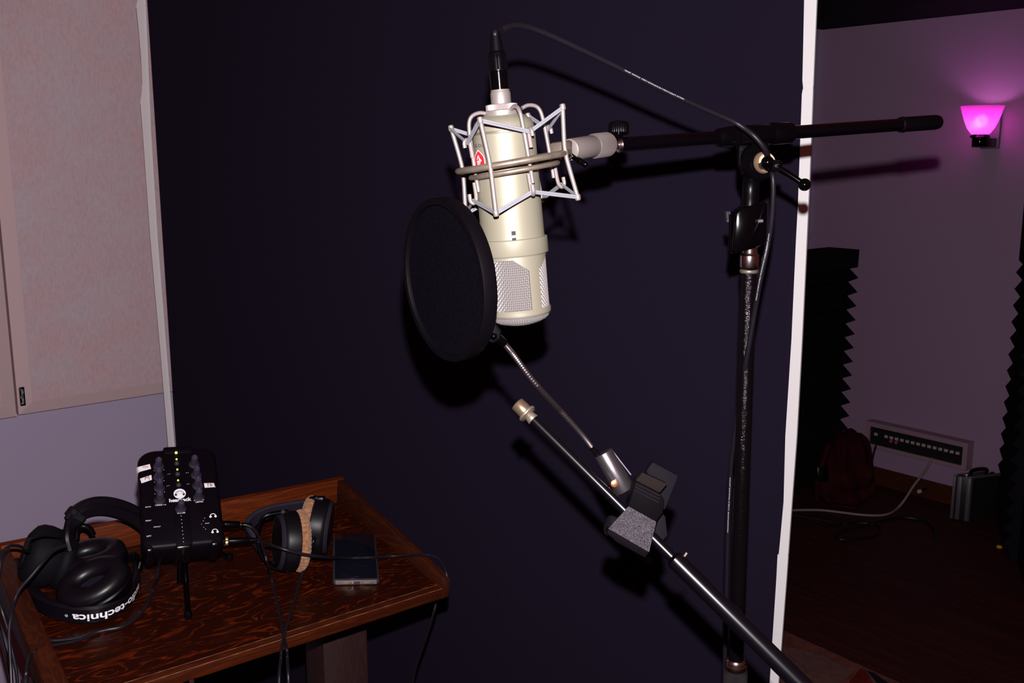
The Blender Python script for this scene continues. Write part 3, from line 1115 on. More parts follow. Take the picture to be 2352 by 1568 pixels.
jw.build('clamp_jaw', 'cast', pop, flat=True)
uj = MB().prism([at(x, y, .928) for x, y in cq((312, 1160), (812, 1450), (770, 1520), (420, 1330), (290, 1215))], FW * .018, .0008)
uj.build('jaw_underside', 'clampblack', pop)
kc = at(1396, 1205, .942)
MB().cyl(kc - (RT * .7 + UP * .3) * .0005, kc - (RT * .95 - UP * .3) * .0135 * -1 + FW * .004, .0098, .0092, 28, .002).build('clamp_screw_knob', 'clampgrey', pop)

# ------------------------------------------------------------------ second boom (carries the pop filter)
t0, t1 = at(1180, 919, 1.004), at(1830, 1562, .908)
tdir = (t1 - t0).normalized()
tend = t1 + tdir * .14
st2 = thing('lower_boom_stand', V((tend.x, tend.y, 0)), 'black microphone stand with the slanting boom that the pop filter is clamped to', 'microphone stand')


def tb(px):
    lo, hi = 0.0, 1.0
    for _ in range(40):
        m_ = (lo + hi) / 2
        p = t0.lerp(t1, m_)
        if 1176 + F * p.x / depth(p) < px:
            lo = m_
        else:
            hi = m_
    return t0.lerp(t1, lo)


MB().tube([tb(1219), tb(1553)], .0054, 28).build('inner_boom', 'boomtube2', st2)
MB().tube([tb(1549), tend], .0089, 36).build('outer_boom', 'boomtube2', st2)
MB().cyl(tb(1543), tb(1553), .0066, .0090, 28, .0012).build('boom_joint', 'boomtube', st2)
MB().cyl(tb(1557) + UP * .006 + RT * .006, tb(1557) + UP * .0095 + RT * .0085, .0012, .0012, 8).build('joint_pin', 'tarnish', st2)
tip = MB()
tip.knurl(tb(1188), tb(1209), .0076, 44, .02)
tip.build('thread_tip', 'brass', st2)
fl = MB()
fl.cyl(tb(1208), tb(1213), .0100, .0100, 32, .001)
fl.cyl(tb(1213), tb(1215), .0075, .0085, 32, .0004)
fl.cyl(tb(1214), tb(1226), .0052, .0062, 24, .001)
fl.build('tip_flange', 'tarnish', st2)
MB().cyl(tend - tdir * .03, tend + tdir * .03, .018, .018, 32, .003).build('boom_clutch', 'blackplastic', st2)
MB().tube([tend, V((tend.x, tend.y, .03))], .011, 32).build('pole', 'blackchrome', st2)
MB().lathe([(0, .13), (.012, .132), (.022, .12), (.034, .03), (.05, .018)], V((tend.x, tend.y, 0)), Z, 48).build('round_base', 'blacksatin', st2)

# ------------------------------------------------------------------ desk
DO = V((-.32025326, 1.72641595, .98123748))
SL = .13525289
dw = V((math.cos(YAW), math.sin(YAW), 0))
df = V((math.sin(YAW) * math.cos(SL), -math.cos(YAW) * math.cos(SL), -math.sin(SL)))
dn_ = dw.cross(-df).normalized()
on = lambda px, py, h=0.0: hit(px, py, DO + dn_ * h, dn_)
cBR, cFR = on(773, 1154), on(1014, 1351)
cFL, cBL = on(172, 1618), on(26, 1312)
desk = thing('writing_desk', V((DO.x, DO.y - .1, 0)), 'small slant-topped dark red wooden desk with raised rims, carrying headphones and phone', 'desk')
TK = .014
MB().prism([cBL, cBR, cFR, cFL], -dn_ * TK).build('desktop', 'desktop', desk, flat=True)
fe = (cFR - cFL).normalized()
fo = (df - fe * df.dot(fe)).normalized()
MB().prism([cFL + dn_ * .0003 - fo * .012, cFR + dn_ * .0003 - fo * .012, cFR + dn_ * .0003 + fo * .0015, cFL + dn_ * .0003 + fo * .0015], -dn_ * (TK + .004), .0008).build('front_edge', 'deskedge', desk)
wl = MB()
for off, r_ in ((-.0119, .00035), (.0012, .0005)):
    pts = []
    for i in range(61):
        p = cFL.lerp(cFR, i / 60) + fo * off + dn_ * .0003
        pts.append(p + dn_ * (.00012 * math.sin(i * 2.1)))
    rs = [r_ * (.25 + .75 * abs(math.sin(i * 1.7) * math.sin(i * .61))) for i in range(61)]
    wl = MB().tube(pts, rs, 6)
    wl.build('worn_edge', 'worn', desk)
# back rim
bk = (cBR - cBL).normalized()
bo = -(df - bk * df.dot(bk)).normalized()
MB().prism([cBL - bk * .012 - dn_ * TK, cBR + bk * .014 - dn_ * TK, cBR + bk * .014 + dn_ * .045, cBL - bk * .012 + dn_ * .045], bo * .013, .001).build('back_rim', 'desklip', desk)
# right rim, tapering to the front
rd = (cFR - cBR).normalized()
ro = (dw - rd * dw.dot(rd)).normalized()
e0, e1 = cBR, cFR + rd * .002
MB().prism([e0 - dn_ * TK, e1 - dn_ * (TK + .004), e1 + dn_ * .016, e0 + dn_ * .044], ro * .014, .001).build('right_rim', 'deskrim', desk)
ld = (cFL - cBL).normalized()
lo_ = -(dw - ld * dw.dot(ld)).normalized()
MB().prism([cBL - dn_ * TK, cFL + ld * .002 - dn_ * (TK + .004), cFL + ld * .002 + dn_ * .014, cBL + dn_ * .040], lo_ * .026, .001).build('left_rim', 'deskrim', desk)
# pedestal leg and cross frame under the top
lg0 = hit(746, 1470, cFR + (cFL - cFR) * .30 - df * .10 - dn_ * .02, V((0, -1, 0)))
lgx = [at_y(745, 1500, 1.56), at_y(842, 1500, 1.60)]
lc = (lgx[0] + lgx[1]) / 2
lx = (lgx[1] - lgx[0]).normalized()
lx.z = 0
lx.normalize()
ly = Z.cross(lx)
ztop = (hit(800, 1440, cFR - dn_ * TK, dn_)).z
hw_ = (lgx[1] - lgx[0]).length / 2
MB().box(V((lc.x, lc.y, .47)) + ly * .045, lx, ly, Z, hw_, .045, .46, .001).build('leg', 'deskleg', desk)
l2 = V((lc.x, lc.y, 0)) - dw * .46
MB().box(V((l2.x, l2.y, .43)) + ly * .02, lx, ly, Z, hw_, .014, .43, .001).build('leg', 'deskleg', desk)
MB().box((V((lc.x, lc.y, 0)) + V((l2.x, l2.y, 0))) / 2 + Z * .30 + ly * .03, dw, Z.cross(dw), Z, .23, .010, .04, .001).build('stretcher', 'deskleg', desk)

# ------------------------------------------------------------------ smartphone
pcen = on(817, 1296)
pa, pb_ = on(762, 1344), on(873, 1342)
px_ = (pb_ - pa).normalized()
py_ = dn_.cross(px_).normalized()
PWd, PLn = .0715, .150
c_ = (pa + pb_) / 2 + py_ * (PLn / 2) + dn_ * .0045
phone = thing('smartphone', c_ - dn_ * .0045, 'black smartphone in a clear case lying face up on the wooden desk', 'phone')
MB().box(c_, px_, py_, dn_, PWd / 2, PLn / 2, .0045, .003, 3).build('clear_case', 'phonecase', phone)
MB().box(c_ + dn_ * .0012, px_, py_, dn_, PWd / 2 - .0022, PLn / 2 - .0022, .0042, .003, 3).build('body', 'phonebody', phone)
MB().box(c_ + dn_ * .0052, px_, py_, dn_, PWd / 2 - .0032, PLn / 2 - .0032, .0006, .0005).build('screen', 'screen', phone)
MB().box(c_ - py_ * (PLn / 2 - .0004) + dn_ * .0002, px_, py_, dn_, PWd / 2 - .004, .0008, .0036, .0006).build('case_end_glint', 'caseglint', phone)  # paler strip: light reflected off the case's end, put into its colour
for ox, wd in ((-.014, .0075), (.018, .0095)):
    MB().box(c_ + px_ * ox - py_ * (PLn / 2 + .0003) - dn_ * .0005, px_, py_, dn_, wd, .0006, .0018, .0005).build('speaker_slot', 'tarnish', phone)
MB().box(c_ + px_ * .001 - py_ * (PLn / 2 + .0004) - dn_ * .0003, px_, py_, dn_, .005, .0008, .0020, .0005).build('charging_port', 'dark', phone)
MB().box(c_ + px_ * .001 - py_ * (PLn / 2 - .007) + dn_ * .0059, px_, py_, dn_, .0036, .0011, .0002).build('home_button', 'greyband', phone)

# ------------------------------------------------------------------ monitor mixer on its little stand
sc_ = .907
xC = CAM + (V((-.55191491, 1.57982034, 1.03614308)) - CAM) * sc_
xr = V((.9215786, .38455787, -.05299182)).normalized()
xu = V((-.27356978, .7402331, .61417793)).normalized()
xn = xr.cross(xu).normalized()
XW, XL = .128 * sc_, .1826 * sc_
X = lambda x, y, h=0.0: xC + xr * x + xu * y + xn * h


def xl(px, py, h=0.0):
    p = hit(px, py, xC + xn * h, xn) - xC
    return p.dot(xr), p.dot(xu)


mixer = thing('headphone_mixer', X(0, -XL / 2, -.05), 'black personal headphone mixer with knobs, paper tape labels and green lights', 'mixer')


def outline(inset):
    w_, l_ = XW / 2 - inset, XL / 2 - inset
    lt_ = l_ + .011
    pts = []
    for (cx_, cy_, r_, a0) in ((w_, lt_, .020, 0), (-w_, lt_, .024, 90), (-w_, -l_, .012, 180), (w_, -l_, .012, 270)):
        sx, sy = (1 if cx_ > 0 else -1), (1 if cy_ > 0 else -1)
        for k in range(7):
            t = math.radians(a0 + 15 * k)
            pts.append((cx_ - sx * r_ + r_ * math.cos(t), cy_ - sy * r_ + r_ * math.sin(t)))
    return pts


cm = MB()
loops = [(0.006, .0), (.0025, -.0015), (.0, -.006), (.001, -.044), (.006, -.051), (.012, -.053)]
vs = []
for ins, h_ in loops:
    for x_, y_ in outline(ins):
        waist = 1 - .035 * math.exp(-((y_ - .0) / .03) ** 2)
        drop = -.010 * max(0, (y_ / (XL / 2))) ** 3 if h_ > -.01 else 0
        vs.append(X(x_ * waist, y_, h_ + drop * 0))
nn = 28
fs = [tuple(range(nn)), tuple(reversed(range((len(loops) - 1) * nn, len(loops) * nn)))]
for i in range(len(loops) - 1):
    for k in range(nn):
        fs.append((i * nn + k, i * nn + (k + 1) % nn, (i + 1) * nn + (k + 1) % nn, (i + 1) * nn + k))
cm.add(vs, fs)
cm.build('case', 'case', mixer, sharp=50)
for x_, w_, m2 in ((xl(421, 1250)[0], .0112, 'bumper'), (xl(343, 1250)[0], .0055, 'bumper'), (xl(494, 1250)[0], .0060, 'bumper')):
    MB().box(X(x_, -XL / 2 + .008, -.0232), xr, xu, xn, w_, .011, .023, .0035, 3).build('bumper', m2, mixer)
# raised centre column
MB().box(X(xl(421, 1215)[0], -XL / 2 + .036, -.0012), xr, xu, xn, .0115, .034, .0018, .0012).build('centre_column', 'case', mixer)
MB().box(X(.002, XL / 2 + .007, -.0095), xr, xu, xn, .022, .008, .0105, .004).build('rear_hump', 'case', mixer)


def knob_at(px, py, s=1.0):
    x_, y_ = xl(px, py)
    o_ = X(x_, y_, 0)
    k = MB().lathe([(0, .0078 * s), (.0008, .0078 * s), (.0024, .0064 * s), (.0045, .0055 * s), (.008, .0051 * s), (.0185, .0047 * s), (.0195, .0042 * s), (.0199, .003 * s)], o_, xn, 28)
    kb_ = k.build('knob', 'knob', mixer)
    MB().box(o_ + xn * .0201 + xu * .0012, xr, xu, xn, .0007, .0022, .0003).build('pointer', 'knobmark', kb_, flat=True)


for p in ((364, 1071), (364, 1095.5), (366, 1121), (366.7, 1149), (445.8, 1066), (450.7, 1091), (454, 1115.5), (456, 1142)):
    knob_at(*p)
knob_at(415, 1168.5)
for p in ((406, 1064.5), (408, 1089), (410.4, 1114)):
    x_, y_ = xl(*p)
    MB().lathe([(0, .0038), (.0015, .0038), (.0035, .0026), (.0042, .0012)], X(x_, y_), xn, 20).build('button', 'knob', mixer)
for i, p in enumerate(((404.6, 1039.5), (405.5, 1054.5), (407.3, 1078), (409, 1103))):
    x_, y_ = xl(*p)
    MB().lathe([(0, .0022 if i == 0 else .0015), (.0012, .0018 if i == 0 else .0012), (.0017, .0006)], X(x_, y_), xn, 16).build('indicator_light', 'ledtop' if i == 0 else 'led', mixer)
x_, y_ = xl(463, 1203)
MB().lathe([(0, .0012), (.0008, .0008)], X(x_, y_), xn, 12).build('indicator_light', 'redled', mixer)


def xtext(m, body, px, py, wpx, hpx, m_name=None, bold=.01, h=.0009):
    x_, y_ = xl(px, py)
    s_ = 1.0 / (xl(px + 10, py)[0] - x_) * 10
    m.text(body, lambda a, b: X(x_ + a, y_ + b, h), width=wpx / s_, height=hpx * 1.30 / s_, bold=bold)


lt = MB()
xtext(lt, 'hearback', 414, 1148, 51, 8, bold=.035)
xtext(lt, 'VOLUME', 416, 1178.5, 19, 2.6)
xtext(lt, 'STEREO 1-2', 369, 1160, 25, 2.8)
xtext(lt, 'LIMITER', 458, 1153, 18, 2.6)
xtext(lt, 'ON    OFF', 457, 1149, 24, 2)
xtext(lt, 'AUX IN', 340, 1164.5, 13, 2.4)
xtext(lt, 'RIGHT', 341, 1196, 13, 2.6)
xtext(lt, 'LEFT', 342, 1231.5, 11, 2.6)
xtext(lt, 'LINE OUT', 361, 1210, 16, 2.2)
xtext(lt, 'FAULT', 476, 1202, 10, 1.8)
xtext(lt, 'POWER', 404, 1036, 8, 1.6)
for i in range(8):
    x_, y_ = xl(416 + i * .8, 1185 + i * 8.5)
    lt.lathe([(.0006, .0006), (.0009, .0004)], X(x_, y_), xn, 8)
for p in ((390, 1088), (386, 1089), (428, 1086), (432, 1085.5), (388, 1115), (384, 1116), (430, 1112), (434, 1111), (376, 1079), (354, 1081), (377, 1104), (355, 1107), (378, 1130), (356, 1134), (470, 1190), (467, 1196), (468, 1211), (472, 1215)):
    x_, y_ = xl(*p)
    lt.add([X(x_ - .0006, y_ - .0003, .0004), X(x_ + .0006, y_ - .0003, .0004), X(x_ + .0006, y_ + .0003, .0004), X(x_ - .0006, y_ + .0003, .0004)], [(0, 1, 2, 3)])
for (hx, hy) in ((489, 1183.5), (493.7, 1219)):
    x_, y_ = xl(hx, hy)
    pts = [(x_ + .0040 * math.cos(math.radians(t)), y_ + .0040 * math.sin(math.radians(t)) - .001) for t in range(0, 181, 20)]
    strip(lt, pts, .0012, lambda a, b: X(a, b, .0004))
    for s_ in (-1, 1):
        lt.lathe([(.0003, .0018), (.0005, .0018)], X(x_ + s_ * .0036, y_ - .0020), xn, 14)
lt.build('lettering', 'ink', mixer, flat=True)
x_, y_ = xl(412.8, 1133.6)
lg = MB().lathe([(.0002, .0088), (.0005, .0088)], X(x_, y_), xn, 40, sx=1.0, xd=xr)
logo = lg.build('logo_disc', 'ink', mixer, flat=True)
lm = MB()
pts = [(x_ + .0060 * math.cos(math.radians(t)), y_ - .001 + .0056 * math.sin(math.radians(t))) for t in range(0, 181, 15)]
strip(lm, pts, .0009, lambda a, b: X(a, b, .0007))
for s_ in (-1, 1):
    lm.lathe([(.0006, .0019), (.0008, .0019)], X(x_ + s_ * .0056, y_ - .0018), xn, 14)
    strip(lm, [(x_ + s_ * .0022 - .0009, y_ + .0008), (x_ + s_ * .0022 + .0009, y_ + .0008)], .0007, lambda a, b: X(a, b, .0007))
lm.build('logo_drawing', 'blackink', mixer, flat=True)


def tape(pts, wrap, words_, tp, wpx, hpx):
    """A strip of paper tape: corners in photo px on the panel, wrap: the far edge folded over the side."""
    q = [V((*xl(*p), 0)) for p in pts]
    m = MB()
    top = [X(v.x, v.y, .0008) for v in q]
    m.add(top, [(0, 1, 2, 3)])
    sx = -1 if wrap == 'L' else 1
    a_, b_ = (q[0], q[3]) if wrap == 'L' else (q[1], q[2])
    pr_ = [(0, .0008), (.0022, -.0002), (.0038, -.0035), (.0042, -.014)]
    vs = []
    for dx, h_ in pr_:
        vs += [X(a_.x + sx * dx, a_.y, h_), X(b_.x + sx * dx, b_.y, h_)]
    m.add(vs, [(2 * i, 2 * i + 1, 2 * i + 3, 2 * i + 2) for i in range(3)])
    t_ = m.build('tape_label', 'tape', mixer, sharp=60)
    w_ = MB()
    if words_ == 'M':
        x0, y0 = xl(*tp)
        strip(w_, [(x0 + a * .0032, y0 + b * .0034) for a, b in ((-1, -1), (-.8, 1), (-.1, -.1), (.7, 1.0), (.9, -1))], .0008, lambda a, b: X(a, b, .0013))
    else:
        xtext(w_, words_, *tp, wpx, hpx, bold=.005, h=.0013)
    w_.build('handwriting', 'blackink', t_, flat=True)


tape([(320, 1072), (344, 1066), (347, 1077), (324, 1083)], 'L', 'VOX', (334, 1073), 13, 5)
tape([(326, 1098), (347.5, 1091), (349, 1102), (329, 1109)], 'L', 'M', (338, 1098.5), 12, 6)
tape([(468.5, 1110), (489, 1109.5), (492, 1119), (470, 1120.5)], 'R', 'TB', (481, 1114.5), 14, 6.5)
# stand legs down to the desk
hubp = X(0.004, -.02, -.052)
stm = MB().cyl(X(.004, -.02, -.050), hubp - Z * .012, .010, .012, 24, .002)
tri = stm.build('stand_hub', 'blackplastic', mixer)
for px, py in ((432, 1412), (527, 1281), (352, 1285)):
    ft = on(px, py, .004)
    MB().tube([hubp - Z * .004, ft], .0042, 14).build('stand_leg', 'blackgloss', mixer)
    MB().cyl(ft - dn_ * .004 + Z * .0, ft + dn_ * .007, .0058, .0052, 16, .0015).build('foot', 'rubber', mixer)
MB().tube([X(-.002, -XL / 2 + .02, -.050), on(413, 1341, .012)], .0044, 14).build('stand_pin', 'blackgloss', mixer)
# side sockets
for py in (1203.5, 1242):
    x_, y_ = xl(511, py, -.012)
    MB().cyl(X(XW / 2 - .004, y_, -.012), X(XW / 2 + .0015, y_, -.012), .0062, .0062, 20, .0006).build('socket', 'blackplastic', mixer)

# ------------------------------------------------------------------ headphones with tan pads (right)
def oval_ring(m, o, nrm, major, R1, R2, rt, rn, n=56, k=14, wob=0.0):
    """A fat cushion ring."""
    nrm = nrm.normalized()
    x_ = (major - nrm * major.dot(nrm)).normalized()
    y_ = nrm.cross(x_)
    vs, fs = [], []
    for i in range(n):
        t = 2 * PI * i / n
        cdir = x_ * (math.cos(t) * R1) + y_ * (math.sin(t) * R2)
        od = (x_ * (math.cos(t) * R2) + y_ * (math.sin(t) * R1)).normalized()
        w_ = 1 + wob * math.cos(PI * i / 2)
        for j in range(k):
            q = 2 * PI * j / k
            vs.append(o + cdir + od * (math.cos(q) * rt * w_) + nrm * (math.sin(q) * rn * w_))
    for i in range(n):
        for j in range(k):
            fs.append((i * k + j, i * k + (j + 1) % k, ((i + 1) % n) * k + (j + 1) % k, ((i + 1) % n) * k + j))
    return m.add(vs, fs)


hp2 = thing('tan_pad_headphones', on(665, 1300), 'black headphones with ribbed tan velour ear pads lying on the desk', 'headphones')


def cup2(o, nrm, R_, lean, screw):
    """nrm: outward (from the pad to the shell)."""
    nrm = nrm.normalized()
    m = MB().lathe([(-.012, R_ * .96), (-.010, R_), (.006, R_), (.008, R_ * .985), (.010, R_ * .97), (.0165, R_ * .86), (.018, R_ * .80), (.0185, R_ * .3)], o, nrm, 56)
    cup = m.build('earcup', 'blacksatin', hp2)
    MB().lathe([(.0125, R_ * .945), (.0135, R_ * .945), (.0178, R_ * .855), (.0165, R_ * .845)], o, nrm, 56, caps=False).build('cup_rim', 'greyband', cup)
    pd = MB()
    oval_ring(pd, o - nrm * .018, nrm, lean, R_ * .70, R_ * .70, R_ * .33, .0105, n=152, wob=.05)
    pd.build('ear_pad', 'tan', hp2)
    MB().lathe([(-.016, R_ * .6), (-.015, R_ * .6)], o, nrm, 32).build('speaker_cloth', 'earcloth', cup)
    return cup


D1 = depth(on(665, 1312)) - .020
o1 = at(662, 1242, D1)
n1 = (RT * -.90 - FW * .42 + UP * .05).normalized()
cup2(o1, n1, .0462, UP, None)
D2 = D1 + .052
o2 = at(734, 1208, D2)
n2 = (RT * .92 + FW * .06 + UP * -.12).normalized()
cup2(o2, n2, .0450, UP, None)
# yoke round the near cup, and the headband lying behind
yk = MB()
yk.ribbon(smooth([at(662, 1174, D1), at(636, 1177, D1 - .006), at(610, 1184, D1 - .012), at(597, 1204, D1 - .012), at(593, 1234, D1 - .010), at(601, 1272, D1 - .010), at(625, 1300, D1 - .012), at(655, 1308, D1 - .004)], 6), FW, .012, .005)
yk.build('yoke', 'blackplastic', hp2)
ym = MB()
ym.cyl(at(650, 1175, D1 - .008), at(650, 1175, D1 - .012), .003, .003, 12)
ym.cyl(at(659, 1309, D1 - .004), at(659, 1309, D1 - .009), .0028, .0028, 12)
ym.build('yoke_screw', 'greyband', hp2)
hbp = smooth([at(602, 1262, D1 + .0), at(582, 1236, D1 + .002), at(570, 1212, D1 + .01), at(582, 1192, D1 + .025), at(615, 1176, D1 + .045), at(655, 1167, D1 + .065), at(700, 1160, D1 + .085), at(728, 1150, D1 + .095)], 7)
hbm = MB()
hbm.ribbon(hbp, (UP * .6 - FW * .5), .026, .008)
hbm.build('headband', 'greyband', hp2)
y2 = MB()
y2.box(at(728, 1146, D2 - .004), RT, UP, FW, .012, .0045, .008, .002)
y2.build('pivot_block', 'blackplastic', hp2)
MB().cyl(at(727, 1143, D2 - .012), at(727, 1143, D2 - .016), .0018, .0018, 10).build('pivot_screw', 'greyband', hp2)
# plug and cables of these headphones
pl_a = X(XW / 2 + .002, xl(511, 1203.5, -.012)[1], -.012)
pq = at(550, 1204, depth(pl_a) + .012)
pm = MB()
pm.cyl(pl_a, pq, .0052, .0050, 20, .0008)
for i in range(6):
    s_ = pq + (pq - pl_a).normalized() * (.003 + i * .0028)
    pm.cyl(s_, s_ + (pq - pl_a).normalized() * .0018, .0036 - i * .0002, .0036 - i * .0002, 12)
pm.build('plug', 'blackplastic', hp2)
c1 = smooth([pq, at(568, 1206, depth(pq) + .003), at(586, 1218, depth(pq) + .0), at(600, 1245, 1.50), at(612, 1285, 1.46), on(624, 1330, .006), on(636, 1380, .004), on(647, 1440, .003), on(656, 1478, .004), on(659, 1492, .006), at(660, 1510, depth(on(659, 1492)) - .006), at(662, 1550, 1.33), at(664, 1640, 1.33),
             at(655, 1720, 1.33), at(640, 1660, 1.325), at(641, 1560, 1.325), at(645, 1512, depth(on(648, 1500)) - .006), on(646, 1497, .006), on(650, 1470, .004), on(661, 1430, .007), on(676, 1380, .006), on(690, 1330, .010), at(706, 1285, 1.545), at(719, 1245, D2 - .052), o2 - n2 * 0 + UP * -.012 - FW * .047], 7)
MB().tube(c1, .0021, 10).build('cord', 'cable', hp2)
cz = MB().tube([o2 + UP * -.010 - FW * .046, at(716, 1252, D2 - .054), at(704, 1290, 1.55)], [.0042, .0036, .0028], 12)
cz.build('cord_sleeve', 'rubber', hp2)

# loose cable with the gold-ringed plug
lc_ = thing('audio_cable', on(700, 1290), 'black cable with gold-ringed plug running across the phone and over the right rim', 'cable')
gl_a = X(XW / 2 + .002, xl(511, 1242, -.012)[1], -.012)
ga, gb, gc = at(513, 1243, depth(gl_a)), at(524, 1242, depth(gl_a) + .002), at(572, 1240, depth(gl_a) + .014)
MB().knurl(ga, gb, .0062, 14, .10).build('plug_ring', 'gold', lc_)
pm = MB()
pm.cyl(gb, gc, .0050, .0046, 20, .0008)
u_ = (gc - gb).normalized()
for i in range(6):
    s_ = gc + u_ * (.001 + i * .0027)
    pm.cyl(s_, s_ + u_ * .0017, .0040 - i * .0002, .0040 - i * .0002, 12)
pm.build('plug', 'blackplastic', lc_)
rimp = lambda px, py: hit(px, py, cBR + dn_ * .030, dn_)
c3 = smooth([gc, at(600, 1245, depth(gc) + .01), at(640, 1257, 1.475), at(690, 1271, 1.485), at(740, 1278, 1.51), on(800, 1281, .018), on(850, 1280, .018), on(900, 1277, .010), on(945, 1274, .020), rimp(972, 1274), rimp(990, 1279) + dn_ * .003, rimp(1008, 1290) + dn_ * .001 + ro * .004, rimp(1012, 1310) + ro * .012 - Z * .02, at(1006, 1372, 1.66), at(995, 1410, 1.67), at(975, 1470, 1.69), at(955, 1530, 1.71), at(946, 1600, 1.73), at(950, 1760, 1.78)] + [V((-.16, 1.60, .4)), V((-.12, 1.55, .01))], 7)
MB().tube(c3, .0023, 10).build('cord', 'cable', lc_)

# ------------------------------------------------------------------ headphones with lettering (front left)
hA = thing('folded_headphones', on(190, 1400), 'folded black studio headphones with white lettering on the headband, front left on the desk', 'headphones')
arcA = [(40, 1322), (52, 1362), (78, 1396), (118, 1420), (170, 1433), (220, 1433), (262, 1420), (296, 1393), (313, 1356), (314, 1318)]
WB = .027
pthA = smooth([on(x, y, .003 + WB / 2) + (on(x, y) - on(x, y, .003 + WB / 2)) + dn_ * (.003 + WB / 2) for x, y in arcA], 8)
MB().ribbon(pthA, dn_, WB, .011).build('headband', 'leather', hA)
iner = smooth([p + (on(180, 1345) - p).normalized() * .006 for p in pthA[12:-12:6]], 6)
MB().ribbon(iner, dn_, WB * .86, .009).build('headband_pad', 'leather', hA)
# lettering, upside down on the outside of the band
pL = [0.0]
for i in range(1, len(pthA)):
    pL.append(pL[-1] + (pthA[i] - pthA[i - 1]).length)


def bandfn(s, y):
    s = max(0, min(pL[-1] - 1e-6, s))
    i = max(j for j in range(len(pL) - 1) if pL[j] <= s)
    p = pthA[i].lerp(pthA[i + 1], (s - pL[i]) / (pL[i + 1] - pL[i]))
    t = (pthA[i + 1] - pthA[i]).normalized()
    o_ = t.cross(dn_).normalized()
    if o_.dot(CAM - p) < 0:
        o_ = -o_
    return p + dn_ * y + o_ * .0059


def band_s(px, py):
    return pL[min(range(len(pthA)), key=lambda i: (1176 + F * pthA[i].x / depth(pthA[i]) - px) ** 2)]


sa_, sb_ = band_s(157, 1410), band_s(309, 1370)
at_ = MB()
sa2 = sa_ + (sb_ - sa_) * .075
at_.text('audio-technica', lambda x, y: bandfn((sa2 + sb_) / 2 - x, -y - .002), width=sb_ - sa2, height=.0115, bold=.022)
at_.text('®', lambda x, y: bandfn(sa_ + .0018 - x, -y - .0005), height=.0042)
at_.build('lettering', 'ink', hA, flat=True)


def cupA(o, nrm, major, R1, R2, par, shell=.026):
    nrm = nrm.normalized()
    x_ = (major - nrm * major.dot(nrm)).normalized()
    m = MB().lathe([(-shell - .010, R2 * .40), (-shell - .006, R2 * .75), (-shell, R2 * .92), (-.012, R2 * 1.0), (-.006, R2 * 1.02), (-.004, R2 * .96)], o, nrm, 56, sx=R1 / R2, xd=x_)
    sh = m.build('earcup', 'blackplastic', par)
    pd = MB()
    oval_ring(pd, o + nrm * .003, nrm, x_, R1 * .68, R2 * .62, R2 * .40, .0125)
    pad = pd.build('ear_pad', 'leather', par)
    st_ = MB()
    st_.tube([o + nrm * .0105 + x_ * (math.cos(t) * R1 * .90) + nrm.cross(x_) * (math.sin(t) * R2 * .87) for t in [2 * PI * k / 60 for k in range(61)]], .0007, 6, False)
    st_.build('seam', 'greyband', pad)
    MB().lathe([(-.001, R2 * .46), (.0, R2 * .46)], o, nrm, 40, sx=R1 * .56 / (R2 * .46), xd=x_).build('ear_cloth', 'earcloth', par)


dA = depth(on(213, 1345, .041))
oA = at(214, 1338, dA)
majA = (RT * .86 + UP * .42 + FW * .20)
cupA(oA, (-FW * .62 + UP * .74 - RT * .12), majA, .0505, .0395, hA)
oA2 = at(208, 1281, dA + .055)
cupA(oA2, (-FW * .36 + UP * .92 - RT * .06), (RT * .93 + UP * .1 + FW * .28), .0505, .0400, hA)
yA = MB()
yA.ribbon(smooth([pthA[2], on(52, 1330, .03), on(75, 1300, .035), on(110, 1310, .03)], 6), dn_, .014, .006)
yA.build('yoke', 'blackplastic', hA)
yA = MB()
yA.ribbon(smooth([pthA[-2], on(322, 1300, .03), on(312, 1278, .034), on(292, 1282, .034)], 6), dn_, .014, .006)
yA.build('yoke', 'blackplastic', hA)

hB = thing('arched_headphones', on(110, 1320), 'black headphones behind the lettered pair, headband arching up beside the mixer', 'headphones')
dB = depth(on(150, 1262))
arcB = [(165, 1262, 1.42), (158, 1232, 1.42), (163, 1205, 1.43), (180, 1178, 1.44), (210, 1163, 1.455), (245, 1161, 1.475), (285, 1171, 1.50), (318, 1188, 1.52), (345, 1212, 1.535), (365, 1240, 1.54)]
pB = smooth([at(*p) for p in arcB], 8)
MB().ribbon(pB, (UP * .92 - FW * .30 - RT * .28), [.020 if i < 18 else .0265 for i in range(len(pB))], .010).build('headband', 'leather', hB)
MB().ribbon([p - UP * .0055 - FW * .0035 for p in pB[26:66]], (UP * .92 - FW * .30), .019, .012).build('headband_pad', 'leather', hB)
sl = MB()
for i in (20, 22):
    sl.ribbon(pB[i:i + 3], (UP * .6 - FW * .30 - RT * .6), .030, .013)
sl.cyl(at(170, 1176, 1.432), at(170, 1176, 1.425), .0052, .0048, 20, .001)
sl.build('slider_joint', 'cupmatte', hB)
hg = MB().tube(smooth([at(176, 1238, 1.42), at(178, 1216, 1.42), at(190, 1208, 1.42), at(206, 1214, 1.425), at(214, 1228, 1.43)], 5), .0042, 12)
hg.build('hinge', 'blackplastic', hB)
nB2 = (RT * -.80 - FW * .42 + UP * .30).normalized()
oB = at(90, 1275, 1.44)
MB().lathe([(-.028, .036), (-.018, .042), (-.006, .0445), (.006, .0440), (.014, .040), (.019, .032), (.021, .018), (.0215, .004)], oB, nB2, 56).build('earcup', 'cupmatte', hB)
pd = MB()
oval_ring(pd, oB - nB2 * .034, nB2, UP, .029, .029, .0125, .011)
pd.build('ear_pad', 'cupmatte', hB)
MB().lathe([(.018, .026), (.022, .025), (.0226, .018)], oB, nB2, 40).build('cup_badge', 'cupmatte', hB)
